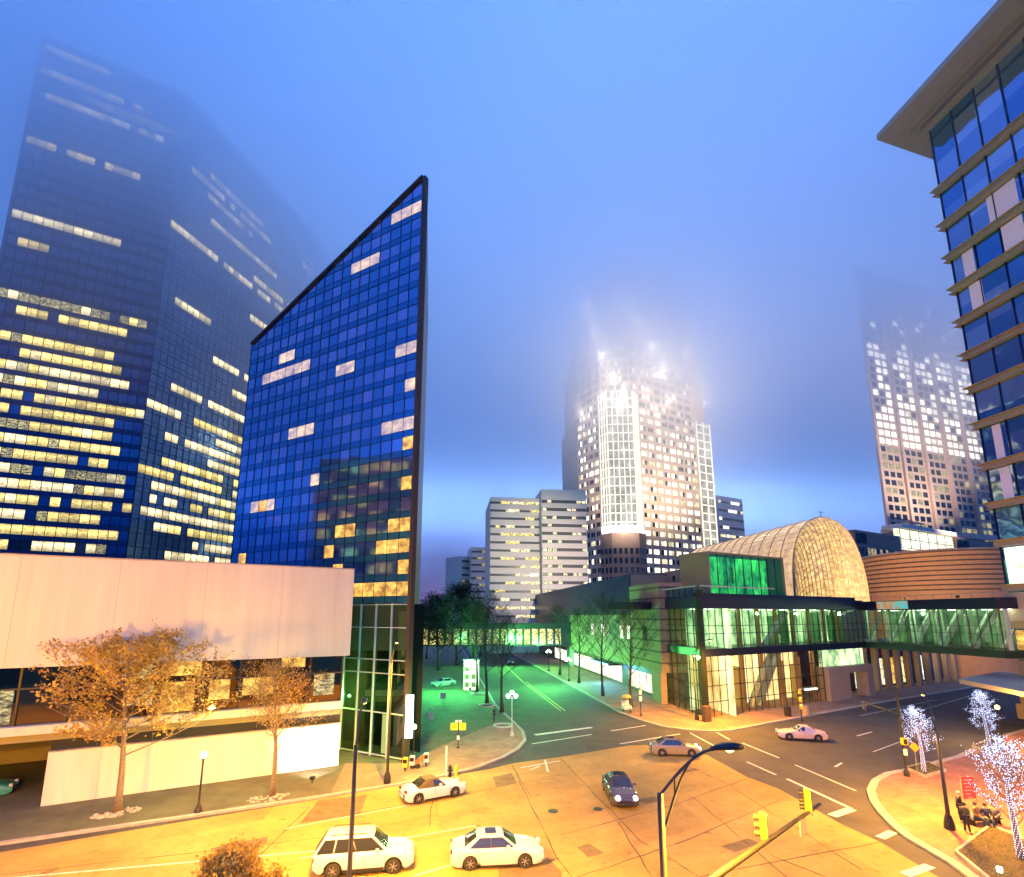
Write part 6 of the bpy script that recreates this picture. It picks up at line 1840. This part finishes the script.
def person(label, x, y, face, top_c, leg_c, hair_m, pose='stand', hgt=1.74, zf=.135, at=None):
    p = at or G(x, y, zf)
    t = thing('person', label, 'person', tuple(p)); t.rotation_euler = (0, 0, face)
    k = hgt / 1.74
    sit = pose == 'sit'
    hp = .50 if sit else .95            # hip height
    J = {'pel': (0, 0, hp), 'sp': (.02, 0, hp + .26), 'ch': (.0, 0, hp + .45), 'nk': (0, 0, hp + .56), 'hd': (.03, 0, hp + .66), 'ht': (.02, 0, hp + .77)}
    for s, sg in (('l', 1), ('r', -1)):
        J[s + 'h'] = (0, sg * .10, hp - .03)
        if sit: J[s + 'k'] = (.44, sg * .13, hp + .02); J[s + 'a'] = (.46, sg * .13, .09); J[s + 't'] = (.62, sg * .14, .04)
        else: J[s + 'k'] = (.03 * sg, sg * .11, .50); J[s + 'a'] = (-.03 * sg, sg * .12, .09); J[s + 't'] = (.14, sg * .14, .035)
        J[s + 's'] = (0, sg * .18, hp + .48)
        if pose == 'stand': J[s + 'e'] = (-.03, sg * .25, hp + .20); J[s + 'w'] = (.08, sg * .26, hp - .03)
        elif pose == 'carry': J[s + 'e'] = (-.02, sg * .25, hp + .20); J[s + 'w'] = (.24, sg * .13, hp + .18)
        else: J[s + 'e'] = (.02, sg * .25, hp + .22); J[s + 'w'] = (.28, sg * .14, hp + .12)
    names = list(J); idx = {n_: i for i, n_ in enumerate(names)}
    vs = [V(J[n_]) * k for n_ in names]
    E_ = [('pel', 'sp'), ('sp', 'ch'), ('ch', 'nk'), ('nk', 'hd'), ('hd', 'ht')]
    for s in 'lr': E_ += [('pel', s + 'h'), (s + 'h', s + 'k'), (s + 'k', s + 'a'), (s + 'a', s + 't'), ('ch', s + 's'), (s + 's', s + 'e'), (s + 'e', s + 'w')]
    es = [(idx[a], idx[b_]) for a, b_ in E_]
    rad = {'pel': .12, 'sp': .11, 'ch': .13, 'nk': .05, 'hd': .085, 'ht': .07, 'h': .085, 'k': .055, 'a': .038, 't': .035, 's': .06, 'e': .042, 'w': .028}
    rs = [rad.get(n_, rad.get(n_[1:], .05)) * k for n_ in names]
    for s, sg in (('l', 1), ('r', -1)):          # hands: palm and five fingers
        w_ = V(J[s + 'w']); e_ = V(J[s + 'e']); dr = (w_ - e_).normalized(); sd_ = V((0, 1, 0)) * -sg
        pm = len(vs); vs.append((w_ + dr * .07) * k); rs.append(.026 * k); es.append((idx[s + 'w'], pm))
        cr = dr.cross(sd_).normalized()
        for q_ in range(4):
            a0 = len(vs); off = cr * (q_ - 1.5) * .019
            l1 = (.045, .05, .047, .038)[q_]
            vs.append((w_ + dr * (.09 + l1) + off * 1.3) * k); rs.append(.009 * k); es.append((pm, a0))
            vs.append((w_ + dr * (.085 + l1 * 1.5) + off * 1.4 + sd_ * .02) * k); rs.append(.008 * k); es.append((a0, a0 + 1))
        a0 = len(vs); vs.append((w_ + dr * .07 + cr * .045 + sd_ * .02) * k); rs.append(.010 * k); es.append((pm, a0))
    skin_obj('body', vs, es, rs, skin_m, t)
    # clothes: a jacket and trousers that follow the same skeleton
    jn = ['pel', 'sp', 'ch', 'ls', 'le', 'lw', 'rs', 're', 'rw', 'nk']; ji = {n_: i for i, n_ in enumerate(jn)}
    jr = {'pel': .15, 'sp': .145, 'ch': .155, 's': .085, 'e': .062, 'w': .047, 'nk': .07}
    jp = [V(J[n_]) * k if n_ != 'nk' else (V(J['nk']) - V((0, 0, .05))) * k for n_ in jn]
    for s in 'lr': jp[ji[s + 'w']] = V(J[s + 'e']).lerp(V(J[s + 'w']), .9) * k
    skin_obj('jacket', jp, [(0, 1), (1, 2), (2, 3), (3, 4), (4, 5), (2, 6), (6, 7), (7, 8), (2, 9)], [jr.get(n_, jr.get(n_[1:])) * k for n_ in jn], top_c, t)
    tn = ['pel', 'lh', 'lk', 'la', 'rh', 'rk', 'ra']; tr = {'pel': .14, 'h': .105, 'k': .075, 'a': .058}
    skin_obj('trousers', [V(J[n_]) * k for n_ in tn], [(0, 1), (1, 2), (2, 3), (0, 4), (4, 5), (5, 6)], [tr.get(n_, tr.get(n_[1:])) * k for n_ in tn], leg_c, t)
    b = MB(); c = V((.0, 0, (hp + .735))) * k; b.ball(c, .105 * k, 12, sz=.9); o = b.build('hair', hair_m, None, smooth=True); o.parent = t
    b = MB(); fc = V((.115, 0, hp + .68)) * k; b.ball(fc + V((.012, 0, -.01)), .018, 6); b.ball(fc + V((-.008, .035, .02)), .012, 6); b.ball(fc + V((-.008, -.035, .02)), .012, 6); b.bar(fc + V((0, -.025, -.045)), fc + V((0, .025, -.045)), .01, .01); o = b.build('face', skin_m, None); o.parent = t
    for sg in (1, -1):
        b = MB(); b.ball(V(J[('l' if sg > 0 else 'r') + 't']) * k + V((-.06, 0, 0)), .055, 8, sz=.7); o = b.build('shoe', M['dark'], None); o.parent = t
    return t
cl = {n_: mat('cloth_' + n_, c, .85) for n_, c in dict(black=(.02, .02, .025), navy=(.03, .04, .08), cream=(.55, .47, .34), brown=(.16, .09, .05), olive=(.10, .10, .05), grey=(.18, .17, .16)).items()}
person('standing person in a dark coat with pale grey hair, back turned to the lamp pole', 962, 822, R(-60), cl['black'], cl['black'], hair_g)
person('person in an olive jacket carrying a white bag, in front of the seated ones', 968, 833, R(20), cl['olive'], cl['black'], hair_d, 'carry', 1.62)
person('seated person in a brown jacket below the red placard', 978, 823, R(-70), cl['brown'], cl['navy'], hair_d, 'sit', 1.75, at=G(978, 826, .135))
person('seated person in a dark navy jacket next to the lit tree', 990, 825, R(-110), cl['navy'], cl['navy'], hair_d, 'sit', 1.75, at=G(988, 827, .135))
person('seated person in a grey coat between the navy jacket and the tree lights', 998, 828, R(-150), cl['grey'], cl['black'], hair_d, 'sit', 1.72, at=G(997, 826, .135))
person('distant walking person in dark clothes beside the pier of the dark footbridge', 413, 690, R(80), cl['black'], cl['black'], hair_d)
person('distant person in dark clothes behind the ring kerb on the plaza', 494, 722, R(200), cl['black'], cl['navy'], hair_d, 'carry')
# bench, bag and placard
q = G(987, 825.5, .13); fbn = Fr(q, V((1, .15, 0)))
t = thing('bench', 'low dark bench under the three seated people', 'bench', tuple(q))
b = MB(); b.boxf(fbn, -.95, 1.1, -.05, .4, .42, .50); b.build('seat', M['bronze'], t)
for s in (-.85, .95): b = MB(); b.boxf(fbn, s, s + .08, 0, .35, .13, .42); b.build('leg', M['dark'], t)
q = G(968, 833, .135) + V((.26, .04, .92)); b = MB(); b.ball(q, .17, 10, sz=1.15); b.tube([q + V((-.08, 0, .15)), q + V((0, 0, .3)), q + V((.08, 0, .15))], .015, 5); tag(b.build('bag', mat('bag_cream', (.68, .60, .48), .7)), 'white cream bag held by the person in the olive jacket', 'bag')
q = G(980, 824, .13); fpl = Fr(q, V((1, .1, 0)))
t = thing('placard', 'red rectangular placard with pale printed lines standing above the seated people', 'placard', tuple(q))
za = AT(980, 801, q.y).z; zb2 = AT(980, 779, q.y).z
b = MB(); b.boxf(fpl, -.42, .42, .4, .43, za, zb2); pn = b.build('panel', mat('placard_red', (.72, .06, .06), .5), t)
b = MB()
for k, (a_, c_) in enumerate(((-.28, .3), (-.3, .28), (-.2, .2), (-.3, .3), (-.25, .1), (-.15, .2))): b.boxf(fpl, a_, c_, .392, .398, zb2 - .2 - k * .2, zb2 - .14 - k * .2)
b.build('lettering', mat('placard_print', (.85, .35, .30), .5), pn)
b = MB(); b.boxf(fpl, -.45, -.421, .39, .44, .13, zb2 + .02); b.boxf(fpl, .421, .45, .39, .44, .13, zb2 + .02); b.build('frame', M['tan'], t)
b = MB(); q = G(1000, 872, .27); b.lathe(q, [(.1, 0), (.12, .2), (.1, .22)], 10); tg = tag(b.build('ground_spot', emis('spot_lens', (1, .85, .5), 10)), 'small bright ground spotlight in the corner planter', 'spotlight')

# office block across the street outside the picture on the left: it shows as the dark reflection in the wedge tower
def refl(x, y, dist):
    sv, z = fw.hit(x, y); p = fw(sv, 0, z); d = (p - V((0, 0, H))).normalized(); r__ = d - 2 * d.dot(fw.n) * fw.n
    return p + r__ * dist
r1_, r2_ = refl(322, 458, 75), refl(407, 475, 75)
print('reflected', r1_, r2_)
ro = V((r1_.x, r1_.y, 0)); rd = V((r2_.x - r1_.x, r2_.y - r1_.y, 0)).normalized(); rw = (V((r2_.x, r2_.y, 0)) - ro).length + 4
hB = r1_.z
t = thing('brown_office_block', 'brown office block left of the picture, mirrored low in the wedge tower', 'office block', tuple(ro))
fr9 = Fr(ro, rd); mid_ = fw(6, 0, 0)
inn = fr9.n if fr9.n.dot(ro - mid_) > 0 else -fr9.n
fr9.n = inn
b = MB(); b.boxf(fr9, -1, rw, 0, 18, 0, hB); b.build('wall', M['brown_stone2'], t)
wn = Wins(t); r_ = random.Random(2)
for j_ in range(int(hB / 4.2)):
    for i_ in range(int(rw / 3.2)):
        z = j_ * 4.2 + 1; a0 = i_ * 3.2 + .4
        m_ = M['lito'] if r_.random() < .38 else (M['lit1'] if r_.random() < .15 else M['dglass'])
        wn.add([fr9(a0, -.1, z), fr9(a0 + 2.6, -.1, z), fr9(a0 + 2.6, -.1, z + 2.2), fr9(a0, -.1, z + 2.2), fr9(a0, -.01, z), fr9(a0 + 2.6, -.01, z), fr9(a0 + 2.6, -.01, z + 2.2), fr9(a0, -.01, z + 2.2)], m_)
wn.done()

# ================================================================== AIR
def air(name, x0, x1, y0, y1, z0, z1, dens, colr=(.95, .965, 1.0), an=.6):
    m = bpy.data.materials.new(name); m.use_nodes = True; t = m.node_tree; t.nodes.clear()
    o = N(t, 'ShaderNodeOutputMaterial'); v = N(t, 'ShaderNodeVolumePrincipled')
    v.inputs['Color'].default_value = (*colr, 1); v.inputs['Density'].default_value = dens; v.inputs['Density Attribute'].default_value = ''; v.inputs['Anisotropy'].default_value = an
    L(t, v.outputs[0], o.inputs['Volume'])
    b = MB(); b.box(x0, x1, y0, y1, z0, z1); ob = b.build(name, m); ob['kind'] = 'stuff'; ob.display_type = 'WIRE'
    return ob
for z0, z1, d in ((60, 78, .0022), (78.01, 98, .0060), (98.01, 122, .0115), (122.01, 206, .031)):
    air('low_cloud', -380, 460, -40, 420, z0, z1, d)
